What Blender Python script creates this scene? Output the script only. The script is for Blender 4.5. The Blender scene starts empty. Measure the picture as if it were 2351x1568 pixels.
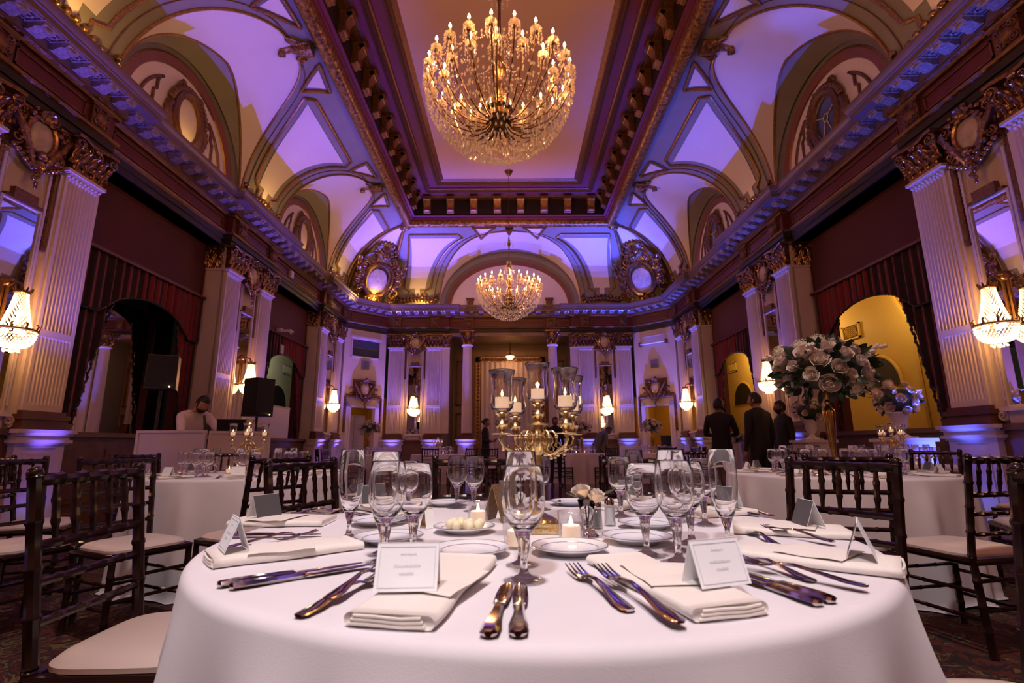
import bpy, math, random
from mathutils import Vector, Matrix, noise

# ---------------------------------------------------------------- camera, world, lights, exposure
SC = bpy.context.scene
C = SC.collection
PI = math.pi
CAMZ = 0.97
cd = bpy.data.cameras.new('camera'); cam = bpy.data.objects.new('camera', cd); C.objects.link(cam)
cd.sensor_width = 36.0; cd.lens = 1156.0/2351*36; cd.clip_start = 0.05; cd.clip_end = 100
cam.matrix_world = (Matrix.Translation((0.07, 0, CAMZ)) @ Matrix.Rotation(math.radians(90+11.68), 4, 'X')
                    @ Matrix.Rotation(math.radians(-0.3), 4, 'Z'))
cd.dof.use_dof = True; cd.dof.focus_distance = 2.0; cd.dof.aperture_fstop = 5.6
SC.camera = cam

W = bpy.data.worlds.new('world'); SC.world = W; W.use_nodes = True
W.node_tree.nodes['Background'].inputs[0].default_value = (0.6, 0.42, 0.5, 1)
W.node_tree.nodes['Background'].inputs[1].default_value = 0.008

SC.view_settings.view_transform = 'Standard'; SC.view_settings.look = 'None'
SC.view_settings.gamma = 1.0; SC.view_settings.use_curve_mapping = False
SC.view_settings.exposure = 0.0
cy = SC.cycles
cy.max_bounces = 24; cy.diffuse_bounces = 4; cy.glossy_bounces = 4; cy.transmission_bounces = 22
cy.transparent_max_bounces = 32; cy.caustics_reflective = False; cy.caustics_refractive = True
cy.sample_clamp_indirect = 3.0; cy.sample_clamp_direct = 0.0; cy.blur_glossy = 0.3
cy.use_denoising = True; cy.use_adaptive_sampling = True; cy.adaptive_threshold = 0.03
try: cy.use_light_tree = True
except Exception: pass

LED = (0.07, 0.08, 1.0); WARM = (1.0, 0.39, 0.145); AMBER = (1.0, 0.56, 0.10); COOL = (0.90, 0.91, 1.0)
def light(kind, loc, power, color, aim=None, size=0.05, spot=None, blend=0.3, name='lamp_light', size_y=None):
    d = bpy.data.lights.new(name, kind); d.energy = power; d.color = color
    if kind in ('POINT', 'SPOT'): d.shadow_soft_size = size
    if kind == 'SPOT': d.spot_size = math.radians(spot); d.spot_blend = blend
    if kind == 'AREA':
        d.size = size
        if size_y: d.shape = 'RECTANGLE'; d.size_y = size_y
    o = bpy.data.objects.new(name, d); C.objects.link(o); o.location = loc
    if aim is not None:
        o.rotation_euler = (Vector(aim)-Vector(loc)).to_track_quat('-Z', 'Y').to_euler()
    return o
K = 1.05                                   # room unit: side wall face is 5 units from the centre line
def RM(x, y, z): return Vector((x*K, y*K, CAMZ+z*K))

P_LED, P_CHAND, P_SCONCE, P_FRONTFILL, P_YEL, P_AMB = 1500.0, 165.0, 26.0, 340.0, 32.0, 15.0
P_TOPFILL = 760.0
# white fill spot added above and behind the camera, brightening the near table
light('SPOT', (-0.4, -1.15, 3.9), P_FRONTFILL, COOL, aim=(0.12, 1.25, 0.7), size=0.15, spot=33, blend=0.85, name='added_front_fill')
# second unseen fill spot, added overhead to brighten the nearest tables
light('SPOT', (0.0, 0.6, 6.8), P_TOPFILL, (1.0, 0.86, 0.82), aim=(0.1, 3.0, 0.5), size=0.2, spot=66, blend=0.7, name='added_top_fill')
CLY = (0.32, 4.85, 9.38, 13.91)            # pilaster pairs along each side wall
BAYS = (-1.945, 2.585, 7.115, 11.645)
LEDS = []                                  # floor uplights at the foot of every pilaster
for yc in CLY:
    for s in (-0.615, 0.615):
        for sx in (-1, 1):
            LEDS.append((sx*4.75, yc+s, sx*0.11, 0))
for x in (-3.665, -2.435, 2.435, 3.665): LEDS.append((x, 15.70, 0, -0.11))
for x in (-1.34, 1.34): LEDS.append((x, 15.17, 0, -0.10))
for (x, y, tx, ty) in LEDS:
    p = RM(x, y, -0.924); p.z = 0.13
    LED = (0.05+0.09*(0.5-x/9.5), 0.085, 1.0)
    light('SPOT', p, P_LED*(1.75 if y > 12.5 else 1.0), LED, aim=p+Vector((-tx, ty, 1)), size=0.03, spot=44, blend=1.0, name='uplight_beam')
    light('SPOT', p, P_LED*0.0032, LED, aim=p+Vector((-tx, ty, 1)), size=0.03, spot=140, blend=0.6, name='uplight_spill')
# candle-bulb light of the two chandeliers in view and of their twin behind the photographer
CHAND = [(-0.06, 4.92), (0.0, 12.28)]
for (x, y) in CHAND+[(0.0, -1.9)]:
    for k in range(6):
        a = k*PI/3+0.3
        p = RM(x, y, 4.1)+Vector((0.7*math.cos(a), 0.7*math.sin(a), 0))
        light('POINT', p, P_CHAND/6, WARM, size=0.02, name='chandelier_light')
# amber lamps standing on the cornice of the left wall and of the far left corner
for (x, y) in ((-4.72, 4.85), (-4.72, 9.38), (-4.72, 13.6), (-4.23, 15.18), (-2.9, 15.70), (-4.85, 7.115), (-4.85, 11.645)):
    light('POINT', RM(x, y, 4.56), P_AMB if abs(x) < 4.8 else P_AMB*.5, AMBER, size=0.015, name='cornice_light')
for (x, y) in ((4.72, 9.38), (4.72, 4.85), (4.25, 15.45)):
    light('POINT', RM(x, y, 4.56), P_AMB*0.12, AMBER, size=0.015, name='cornice_light')  # weak amber fill added along the right cornice, which carries no lamps

# ---------------------------------------------------------------- mesh helpers
rnd = random.Random(11)
class MB:
    def __init__(s): s.v = []; s.f = []
    def add(s, v, f, M=None):
        o = len(s.v)
        s.v += [tuple(M @ Vector(p)) for p in v] if M is not None else [tuple(p) for p in v]
        s.f += [tuple(i+o for i in q) for q in f]
        return s
    def join(s, m, M=None): return s.add(m.v, m.f, M)
    def box(s, c, d, M=None, tx=1.0, ty=1.0):
        x, y, z = c; a, b, h = d[0]/2, d[1]/2, d[2]/2
        v = [(x-a, y-b, z-h), (x+a, y-b, z-h), (x+a, y+b, z-h), (x-a, y+b, z-h),
             (x-a*tx, y-b*ty, z+h), (x+a*tx, y-b*ty, z+h), (x+a*tx, y+b*ty, z+h), (x-a*tx, y+b*ty, z+h)]
        return s.add(v, [(3, 2, 1, 0), (4, 5, 6, 7), (0, 1, 5, 4), (1, 2, 6, 5), (2, 3, 7, 6), (3, 0, 4, 7)], M)
    def bx(s, x0, x1, y0, y1, z0, z1, M=None):
        return s.box(((x0+x1)/2, (y0+y1)/2, (z0+z1)/2), (x1-x0, y1-y0, z1-z0), M)
    def tube(s, pts, r, n=8, closed=False, M=None, flat=1.0):
        pts = [Vector(p) for p in pts]; N = len(pts)
        R = r if isinstance(r, (list, tuple)) else [r]*N
        v = []; up = None
        for i, p in enumerate(pts):
            if closed: d = pts[(i+1) % N]-pts[i-1]
            else: d = pts[min(i+1, N-1)]-pts[max(i-1, 0)]
            if d.length < 1e-9: d = Vector((0, 0, 1))
            d.normalize()
            if up is None:
                up = Vector((0, 0, 1)) if abs(d.z) < 0.9 else Vector((1, 0, 0))
            a = up-d*up.dot(d)
            if a.length < 1e-6: a = d.orthogonal()
            a.normalize(); b = d.cross(a); up = a
            for k in range(n):
                t = 2*PI*k/n
                v.append(p+(a*math.cos(t)*flat+b*math.sin(t))*R[i])
        f = []
        for i in range(N if closed else N-1):
            j = (i+1) % N
            for k in range(n):
                l = (k+1) % n
                f.append((i*n+k, i*n+l, j*n+l, j*n+k))
        if not closed:
            f.append(tuple(range(n-1, -1, -1))); f.append(tuple((N-1)*n+k for k in range(n)))
        return s.add(v, f, M)
    def lathe(s, prof, n=16, M=None, wob=None):
        v = []; f = []; rows = []
        for (r, z) in prof:
            if r < 1e-6: rows.append([len(v)]); v.append((0, 0, z))
            else:
                row = []
                for k in range(n):
                    t = 2*PI*k/n; q = r*(wob(t, z) if wob else 1)
                    row.append(len(v)); v.append((q*math.cos(t), q*math.sin(t), z))
                rows.append(row)
        for a, b in zip(rows, rows[1:]):
            for k in range(n):
                l = (k+1) % n
                if len(a) == 1 and len(b) == 1: continue
                if len(a) == 1: f.append((a[0], b[l], b[k]))
                elif len(b) == 1: f.append((a[k], a[l], b[0]))
                else: f.append((a[k], a[l], b[l], b[k]))
        return s.add(v, f, M)
    def ball(s, c, r, n=8, m=6, M=None, sq=(1, 1, 1)):
        prof = [(math.sin(PI*i/m)*1.0, -math.cos(PI*i/m)) for i in range(m+1)]
        prof[0] = (0, -1); prof[-1] = (0, 1)
        T = Matrix.Translation(c) @ Matrix.Diagonal((r*sq[0], r*sq[1], r*sq[2], 1))
        return s.lathe(prof, n, (M @ T) if M is not None else T)
    def octa(s, c, r, h):
        x, y, z = c
        return s.add([(x+r, y, z), (x, y+r, z), (x-r, y, z), (x, y-r, z), (x, y, z+h), (x, y, z-h)],
                     [(0, 1, 4), (1, 2, 4), (2, 3, 4), (3, 0, 4), (1, 0, 5), (2, 1, 5), (3, 2, 5), (0, 3, 5)])
    def grid(s, fn, nu, nv, M=None):
        v = [fn(i/nu, j/nv) for j in range(nv+1) for i in range(nu+1)]
        w = nu+1
        return s.add(v, [(j*w+i, j*w+i+1, (j+1)*w+i+1, (j+1)*w+i) for j in range(nv) for i in range(nu)], M)
    def prism(s, poly, z0, z1, M=None):
        n = len(poly)
        v = [(x, y, z0) for x, y in poly]+[(x, y, z1) for x, y in poly]
        f = [tuple(range(n-1, -1, -1)), tuple(range(n, 2*n))]+[(i, (i+1) % n, (i+1) % n+n, i+n) for i in range(n)]
        return s.add(v, f, M)
    def map(s, fn): s.v = [tuple(fn(*p)) for p in s.v]; return s
    def xf(s, M): s.v = [tuple(M @ Vector(p)) for p in s.v]; return s
    def mesh(s, name, mat, smooth=True, ang=0.7):
        me = bpy.data.meshes.new(name); me.from_pydata(s.v, [], s.f)
        for m in (mat if isinstance(mat, (list, tuple)) else [mat]): me.materials.append(m)
        if smooth:
            me.polygons.foreach_set('use_smooth', [True]*len(me.polygons)); me.set_sharp_from_angle(angle=ang)
        me.update(); return me
    def build(s, name, mat, parent=None, smooth=True, ang=0.7, M=None):
        return put(name, s.mesh(name, mat, smooth, ang), parent, M)
def put(name, me, parent=None, M=None):
    o = bpy.data.objects.new(name, me); C.objects.link(o)
    if parent is not None: o.parent = parent
    if M is not None: o.matrix_local = M
    return o
def empty(name, loc=(0, 0, 0), rz=0.0, parent=None):
    o = bpy.data.objects.new(name, None); C.objects.link(o); o.location = loc; o.rotation_euler = (0, 0, rz)
    o.empty_display_size = 0.1
    if parent is not None: o.parent = parent
    return o
def tag(o, label, cat, group=None, kind=None):
    o['label'] = label; o['category'] = cat
    if group: o['group'] = group
    if kind: o['kind'] = kind
    return o
def thing(name, label, cat, loc=(0, 0, 0), rz=0.0, group=None): return tag(empty(name, loc, rz), label, cat, group)
def struct(o): o['kind'] = 'structure'; return o
def stuff(o): o['kind'] = 'stuff'; return o
def copy_tree(o, loc=None, rz=None, label=None, group=None, parent=None, scale=None):
    c = o.copy(); C.objects.link(c)
    if parent is not None: c.parent = parent
    if loc is not None: c.location = loc
    if rz is not None: c.rotation_euler = (0, 0, rz)
    if scale is not None: c.scale = (scale,)*3
    if label: c['label'] = label
    if group: c['group'] = group
    for ch in KIDS(o): copy_tree(ch, parent=c)
    return c
def KIDS(o): return [c for c in o.children]
def T(x, y, z): return Matrix.Translation((x, y, z))
def RZ(a): return Matrix.Rotation(a, 4, 'Z')
def RX(a): return Matrix.Rotation(a, 4, 'X')
def RY(a): return Matrix.Rotation(a, 4, 'Y')
def SCL(x, y, z): return Matrix.Diagonal((x, y, z, 1))
def KU(m):                                   # room-unit mesh about the camera level -> metres
    m.v = [(x*K, y*K, z*K) for x, y, z in m.v]; return m
def RU(m):                                   # room-unit mesh in absolute room coordinates -> metres
    m.v = [(x*K, y*K, CAMZ+z*K) for x, y, z in m.v]; return m

# ---------------------------------------------------------------- materials
def mat(name, col, rough=0.5, metal=0.0, noise_amt=0.0, scale=8.0, bump=0.0, bscale=40.0, emit=None, estr=0.0,
        trans=0.0, ior=1.45, sheen=0.0, spec=0.5, col2=None, coat=0.0, detail=3.0, sub=0.0):
    m = bpy.data.materials.new(name); m.use_nodes = True; nt = m.node_tree; b = nt.nodes['Principled BSDF']
    b.inputs['Base Color'].default_value = (*col, 1); b.inputs['Roughness'].default_value = rough
    b.inputs['Metallic'].default_value = metal; b.inputs['Transmission Weight'].default_value = trans
    b.inputs['IOR'].default_value = ior; b.inputs['Specular IOR Level'].default_value = spec
    b.inputs['Sheen Weight'].default_value = sheen; b.inputs['Coat Weight'].default_value = coat
    b.inputs['Coat Roughness'].default_value = 0.15
    if sub: b.inputs['Subsurface Weight'].default_value = sub; b.inputs['Subsurface Radius'].default_value = (0.01, 0.006, 0.003)
    if emit: b.inputs['Emission Color'].default_value = (*emit, 1); b.inputs['Emission Strength'].default_value = estr
    tc = nt.nodes.new('ShaderNodeTexCoord')
    if noise_amt > 0 or col2:
        n = nt.nodes.new('ShaderNodeTexNoise'); n.inputs['Scale'].default_value = scale; n.inputs['Detail'].default_value = detail
        nt.links.new(tc.outputs['Object'], n.inputs['Vector'])
        r = nt.nodes.new('ShaderNodeValToRGB')
        c2 = col2 or tuple(max(0, c*(1-noise_amt)) for c in col)
        r.color_ramp.elements[0].position = 0.35; r.color_ramp.elements[1].position = 0.65
        r.color_ramp.elements[0].color = (*c2, 1); r.color_ramp.elements[1].color = (*col, 1)
        nt.links.new(n.outputs['Fac'], r.inputs['Fac']); nt.links.new(r.outputs['Color'], b.inputs['Base Color'])
    if bump > 0:
        n2 = nt.nodes.new('ShaderNodeTexNoise'); n2.inputs['Scale'].default_value = bscale; n2.inputs['Detail'].default_value = 3
        nt.links.new(tc.outputs['Object'], n2.inputs['Vector'])
        bp = nt.nodes.new('ShaderNodeBump'); bp.inputs['Strength'].default_value = bump; bp.inputs['Distance'].default_value = 0.02
        nt.links.new(n2.outputs['Fac'], bp.inputs['Height']); nt.links.new(bp.outputs['Normal'], b.inputs['Normal'])
    return m
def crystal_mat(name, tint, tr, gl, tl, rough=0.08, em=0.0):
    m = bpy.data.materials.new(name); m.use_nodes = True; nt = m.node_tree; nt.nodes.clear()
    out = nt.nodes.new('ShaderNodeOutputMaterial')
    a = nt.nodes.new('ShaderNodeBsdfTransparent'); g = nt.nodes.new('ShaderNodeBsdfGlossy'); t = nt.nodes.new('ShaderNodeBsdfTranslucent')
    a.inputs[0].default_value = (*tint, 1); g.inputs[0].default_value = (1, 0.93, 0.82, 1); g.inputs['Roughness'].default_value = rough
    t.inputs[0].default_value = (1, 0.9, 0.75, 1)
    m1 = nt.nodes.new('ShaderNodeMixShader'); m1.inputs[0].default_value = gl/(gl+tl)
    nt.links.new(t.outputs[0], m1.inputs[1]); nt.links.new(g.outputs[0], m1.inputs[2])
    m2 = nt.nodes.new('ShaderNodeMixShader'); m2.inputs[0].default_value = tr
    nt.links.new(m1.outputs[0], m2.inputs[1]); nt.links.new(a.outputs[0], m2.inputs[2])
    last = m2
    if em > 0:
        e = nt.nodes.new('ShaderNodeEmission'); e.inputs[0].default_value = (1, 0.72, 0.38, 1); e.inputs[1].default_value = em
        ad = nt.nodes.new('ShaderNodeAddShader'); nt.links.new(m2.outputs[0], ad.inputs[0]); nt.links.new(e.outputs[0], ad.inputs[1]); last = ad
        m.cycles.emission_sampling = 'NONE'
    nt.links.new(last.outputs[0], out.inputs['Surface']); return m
M = {}
M['plaster'] = mat('plaster_cream', (0.64, 0.545, 0.46), 0.6, noise_amt=0.06, scale=3, bump=0.03, bscale=30)
M['white'] = mat('vault_white', (0.80, 0.72, 0.64), 0.65, noise_amt=0.04, scale=1.5)
M['ceiling'] = mat('ceiling_rose', (0.62, 0.43, 0.36), 0.7, noise_amt=0.04, scale=1)
M['taupe'] = mat('vault_taupe', (0.26, 0.24, 0.205), 0.6, noise_amt=0.08, scale=4)
M['taupe2'] = mat('arch_olive', (0.17, 0.155, 0.115), 0.55, noise_amt=0.08, scale=4)
M['burg'] = mat('burgundy_fabric', (0.085, 0.010, 0.020), 0.75, noise_amt=0.12, scale=60, sheen=0.2)
M['frieze'] = mat('frieze_burgundy', (0.11, 0.018, 0.022), 0.45, noise_amt=0.1, scale=6)
M['redband'] = mat('arch_red_brown', (0.22, 0.075, 0.05), 0.5, noise_amt=0.1, scale=6)
M['purple'] = mat('coffer_plum', (0.16, 0.03, 0.055), 0.45, noise_amt=0.1, scale=6)
M['dark'] = mat('dark_frieze', (0.022, 0.015, 0.013), 0.5, noise_amt=0.2, scale=5)
M['crown'] = mat('cornice_brown', (0.17, 0.11, 0.09), 0.36, noise_amt=0.1, scale=8)
M['modil'] = mat('modillion_bronze', (0.40, 0.30, 0.24), 0.24, metal=0.3, noise_amt=0.4, scale=30, bump=0.3, bscale=60, coat=0.5)
M['gold'] = mat('old_gold', (0.40, 0.215, 0.09), 0.22, metal=0.85, noise_amt=0.6, scale=22, bump=0.3, bscale=35, coat=0.35)
M['goldline'] = mat('gold_moulding', (0.44, 0.235, 0.09), 0.32, metal=0.75, noise_amt=0.4, scale=30, bump=0.3, bscale=60)
M['browngold'] = mat('brown_gold', (0.20, 0.095, 0.045), 0.36, metal=0.5, noise_amt=0.35, scale=20, bump=0.35, bscale=50)
M['wood'] = mat('dado_wood', (0.17, 0.075, 0.028), 0.35, noise_amt=0.35, scale=5, bump=0.03, coat=0.2)
M['basewood'] = mat('pilaster_base_wood', (0.13, 0.045, 0.025), 0.3, noise_amt=0.25, scale=6, coat=0.2)
M['mirror'] = mat('mirror_glass', (0.86, 0.84, 0.84), 0.012, metal=1.0)
M['yellow'] = mat('ochre_paint', (0.70, 0.47, 0.12), 0.6, noise_amt=0.06, scale=2)
M['sage'] = mat('sage_paint', (0.50, 0.52, 0.42), 0.6, noise_amt=0.06, scale=2)
M['black'] = mat('black_plastic', (0.012, 0.012, 0.013), 0.45, noise_amt=0.2, scale=40)
M['grille'] = mat('speaker_mesh', (0.010, 0.010, 0.011), 0.55, bump=0.5, bscale=400)
M['whitepanel'] = mat('white_panel', (0.70, 0.66, 0.66), 0.5, noise_amt=0.03, scale=4)
M['cloth'] = mat('white_linen', (0.74, 0.71, 0.75), 0.85, noise_amt=0.03, scale=9, bump=0.06, bscale=500, sheen=0.15)
M['napkin'] = mat('ivory_napkin', (0.80, 0.75, 0.69), 0.9, bump=0.1, bscale=300, sheen=0.2)
M['card'] = mat('white_card', (0.90, 0.92, 0.95), 0.7, noise_amt=0.02, scale=20)
M['cardgrey'] = mat('grey_card_back', (0.085, 0.08, 0.09), 0.7, noise_amt=0.05, scale=20)
M['print'] = mat('grey_ink', (0.62, 0.65, 0.70), 0.8)
M['steel'] = mat('polished_flatware', (0.62, 0.56, 0.55), 0.10, metal=1.0, noise_amt=0.1, scale=30)
M['glass'] = mat('clear_glass', (1, 1, 1), 0.0, trans=1.0, ior=1.45)
def thin_glass(name):
    m = bpy.data.materials.new(name); m.use_nodes = True; nt = m.node_tree; nt.nodes.clear()
    out = nt.nodes.new('ShaderNodeOutputMaterial'); a = nt.nodes.new('ShaderNodeBsdfTransparent'); g = nt.nodes.new('ShaderNodeBsdfGlossy')
    a.inputs[0].default_value = (0.985, 0.985, 0.985, 1); g.inputs['Roughness'].default_value = 0.02
    lw_ = nt.nodes.new('ShaderNodeLayerWeight'); lw_.inputs['Blend'].default_value = 0.25
    r = nt.nodes.new('ShaderNodeMath'); r.operation = 'MULTIPLY_ADD'; r.inputs[1].default_value = 0.6; r.inputs[2].default_value = 0.03
    mx = nt.nodes.new('ShaderNodeMixShader'); nt.links.new(lw_.outputs['Facing'], r.inputs[0]); nt.links.new(r.outputs[0], mx.inputs[0])
    nt.links.new(a.outputs[0], mx.inputs[1]); nt.links.new(g.outputs[0], mx.inputs[2]); nt.links.new(mx.outputs[0], out.inputs['Surface']); return m
M['thin'] = thin_glass('thin_blown_glass')
def mixed_glass(name, f):
    m = thin_glass(name); nt = m.node_tree; out = [n for n in nt.nodes if n.type == 'OUTPUT_MATERIAL'][0]
    src = out.inputs['Surface'].links[0].from_socket; gl = nt.nodes.new('ShaderNodeBsdfGlass'); gl.inputs['IOR'].default_value = 1.46; gl.inputs['Roughness'].default_value = 0.0
    mx = nt.nodes.new('ShaderNodeMixShader'); mx.inputs[0].default_value = f
    nt.links.new(src, mx.inputs[1]); nt.links.new(gl.outputs[0], mx.inputs[2]); nt.links.new(mx.outputs[0], out.inputs['Surface']); return m
M['disc'] = M['thin']; M['thin'] = M['glass']
M['china'] = mat('white_china', (0.76, 0.76, 0.80), 0.08, spec=0.6, noise_amt=0.02, scale=5)
M['chinaline'] = mat('silver_plate_band', (0.42, 0.42, 0.50), 0.25, metal=0.6)
M['brass'] = mat('candelabra_gold', (0.80, 0.62, 0.33), 0.26, metal=1.0, noise_amt=0.25, scale=40, bump=0.12, bscale=90)
M['vasegold'] = mat('polished_gold', (0.66, 0.39, 0.11), 0.2, metal=1.0, noise_amt=0.15, scale=20)
M['brassd'] = mat('dark_brass', (0.30, 0.17, 0.06), 0.3, metal=0.9, noise_amt=0.3, scale=30)
M['wax'] = mat('candle_wax', (0.88, 0.82, 0.76), 0.5, sub=0.4, emit=(1.0, 0.55, 0.28), estr=0.55)  # emission stands in for flame light soaking through the wax
M['flame'] = mat('candle_flame', (1, 0.6, 0.2), 0.5, emit=(1.0, 0.58, 0.22), estr=22.0)
M['bulb'] = mat('lit_candle_bulb', (1, 0.8, 0.5), 0.5, emit=(1.0, 0.66, 0.30), estr=26.0)
M['tube'] = mat('candle_tube', (0.85, 0.74, 0.55), 0.5, emit=(1.0, 0.6, 0.25), estr=0.5)
for k in ('wax', 'tube', 'bulb', 'flame'): M[k].cycles.emission_sampling = 'NONE'
M['crystal'] = crystal_mat('cut_crystal', (1.0, 0.88, 0.70), 0.45, 0.55, 0.45, em=0.05)  # faint emission in place of bulb light caught by the drops
M['bead'] = crystal_mat('lit_bead_strings', (1.0, 0.92, 0.8), 0.25, 0.35, 0.65, em=1.1)  # light of the bulbs inside is put into the beads as emission
M['chair'] = mat('mahogany_lacquer', (0.017, 0.0055, 0.005), 0.22, noise_amt=0.3, scale=12, coat=0.25)
M['cushion'] = mat('ivory_vinyl', (0.60, 0.52, 0.48), 0.42, noise_amt=0.04, scale=6, bump=0.05, bscale=120)
M['rose'] = mat('white_rose_petal', (0.82, 0.71, 0.62), 0.6, noise_amt=0.1, scale=30, sheen=0.2)
M['hydra'] = mat('cream_floret', (0.72, 0.68, 0.52), 0.65, noise_amt=0.2, scale=60)
M['leaf'] = mat('dark_green_leaf', (0.030, 0.055, 0.026), 0.4, noise_amt=0.4, scale=14)
M['leaf2'] = mat('grey_green_leaf', (0.075, 0.095, 0.085), 0.5, noise_amt=0.3, scale=14)
M['truffle'] = mat('white_chocolate', (0.86, 0.80, 0.55), 0.5, noise_amt=0.05, scale=40)
M['glitter'] = mat('copper_glitter_card', (0.42, 0.26, 0.13), 0.4, metal=0.5, noise_amt=0.6, scale=300, bump=0.4, bscale=500)
M['skin'] = mat('skin', (0.42, 0.22, 0.15), 0.5, noise_amt=0.1, scale=20)
M['skind'] = mat('skin_deep', (0.20, 0.10, 0.065), 0.5, noise_amt=0.1, scale=20)
M['hair'] = mat('dark_hair', (0.012, 0.009, 0.008), 0.5, bump=0.4, bscale=120)
M['suit'] = mat('black_clothes', (0.010, 0.009, 0.011), 0.75, noise_amt=0.2, scale=20)
M['shirt'] = mat('white_shirt', (0.76, 0.70, 0.70), 0.7, noise_amt=0.05, scale=10)
M['urn'] = mat('white_urn', (0.70, 0.66, 0.66), 0.4, noise_amt=0.06, scale=6)
M['ledlens'] = mat('lit_led_lens', (0.2, 0.2, 1), 0.4, emit=(0.35, 0.4, 1.0), estr=8.0)
M['ledlens'].cycles.emission_sampling = 'NONE'
M['pane'] = mat('dark_window_pane', (0.06, 0.07, 0.11), 0.12, noise_amt=0.1, scale=3)
M['floorwood'] = mat('dance_floor_wood', (0.07, 0.022, 0.016), 0.18, noise_amt=0.4, scale=5, coat=0.3)
M['marble'] = mat('veined_marble', (0.62, 0.52, 0.42), 0.3, noise_amt=0.35, scale=9, detail=6)
def striped(name, a, b, width):
    m = mat(name, a, 0.8, sheen=0.25); nt = m.node_tree; bs = nt.nodes['Principled BSDF']
    tc = nt.nodes.new('ShaderNodeTexCoord'); sp = nt.nodes.new('ShaderNodeSeparateXYZ'); nt.links.new(tc.outputs['Object'], sp.inputs[0])
    mu = nt.nodes.new('ShaderNodeMath'); mu.operation = 'MULTIPLY'; mu.inputs[1].default_value = PI/width
    si = nt.nodes.new('ShaderNodeMath'); si.operation = 'SINE'
    nt.links.new(sp.outputs['X'], mu.inputs[0]); nt.links.new(mu.outputs[0], si.inputs[0])
    r = nt.nodes.new('ShaderNodeValToRGB'); r.color_ramp.elements[0].position = 0.44; r.color_ramp.elements[1].position = 0.56
    r.color_ramp.elements[0].color = (*b, 1); r.color_ramp.elements[1].color = (*a, 1)
    ma = nt.nodes.new('ShaderNodeMath'); ma.operation = 'MULTIPLY_ADD'; ma.inputs[1].default_value = 0.5; ma.inputs[2].default_value = 0.5
    nt.links.new(si.outputs[0], ma.inputs[0]); nt.links.new(ma.outputs[0], r.inputs['Fac']); nt.links.new(r.outputs['Color'], bs.inputs['Base Color'])
    return m
M['curtain'] = striped('striped_red_velvet', (0.17, 0.008, 0.014), (0.016, 0.004, 0.007), 0.075)
def carpet_mat():
    m = mat('patterned_carpet', (0.1, 0.02, 0.02), 0.95, bump=0.25, bscale=600); nt = m.node_tree; b = nt.nodes['Principled BSDF']
    tc = nt.nodes.new('ShaderNodeTexCoord')
    n1 = nt.nodes.new('ShaderNodeTexNoise'); n1.inputs['Scale'].default_value = 7.0; n1.inputs['Detail'].default_value = 2.5; n1.inputs['Distortion'].default_value = 1.6
    v = nt.nodes.new('ShaderNodeTexVoronoi'); v.inputs['Scale'].default_value = 5.5; v.distance = 'MANHATTAN'
    nt.links.new(tc.outputs['Object'], n1.inputs['Vector']); nt.links.new(tc.outputs['Object'], v.inputs['Vector'])
    r1 = nt.nodes.new('ShaderNodeValToRGB'); r1.color_ramp.interpolation = 'CONSTANT'
    e = r1.color_ramp.elements; e[0].position = 0; e[0].color = (0.014, 0.007, 0.007, 1); e[1].position = 0.40; e[1].color = (0.075, 0.011, 0.010, 1)
    for p_, c_ in ((0.50, (0.016, 0.008, 0.007, 1)), (0.56, (0.115, 0.075, 0.03, 1)), (0.62, (0.03, 0.011, 0.009, 1)), (0.70, (0.07, 0.04, 0.018, 1))): x = e.new(p_); x.color = c_
    nt.links.new(n1.outputs['Fac'], r1.inputs['Fac'])
    r2 = nt.nodes.new('ShaderNodeValToRGB'); r2.color_ramp.interpolation = 'CONSTANT'
    r2.color_ramp.elements[0].color = (1, 1, 1, 1); r2.color_ramp.elements[1].position = 0.13; r2.color_ramp.elements[1].color = (0, 0, 0, 1)
    nt.links.new(v.outputs['Distance'], r2.inputs['Fac'])
    mx = nt.nodes.new('ShaderNodeMix'); mx.data_type = 'RGBA'
    nt.links.new(r2.outputs['Color'], mx.inputs['Factor']); nt.links.new(r1.outputs['Color'], mx.inputs['A'])
    mx.inputs['B'].default_value = (0.13, 0.085, 0.035, 1)
    nt.links.new(mx.outputs['Result'], b.inputs['Base Color']); return m
M['carpet'] = carpet_mat()
# ---------------------------------------------------------------- room shell
FZ = -CAMZ/K
floor = struct(RU(MB().bx(-7.2, 7.2, -3.6, 18.2, FZ-0.1, FZ)).build('floor', M['carpet'], smooth=False)); floor['label'] = 'dark patterned carpet in burgundy and ochre'
RU(MB().bx(-2.2, 2.2, 3.4, 12.9, FZ, FZ+0.012)).build('dance_floor', M['floorwood'], floor, smooth=False)
lw = struct(empty('wall_left')); rw = struct(empty('wall_right')); bw = struct(empty('wall_back'))
dl = struct(empty('wall_back_left')); dr = struct(empty('wall_back_right')); fw = struct(empty('wall_front'))
WALL = {-1: lw, 1: rw}
RU(MB().bx(-7.2, 7.2, -3.7, -3.4, FZ, 7.4)).build('plain_wall', M['plaster'], fw, smooth=False)
def FR(x, y, th): return T(x*K, y*K, CAMZ) @ RZ(th)
def SIDE(sx, y): return FR(sx*5.0, y, PI/2*sx)

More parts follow.
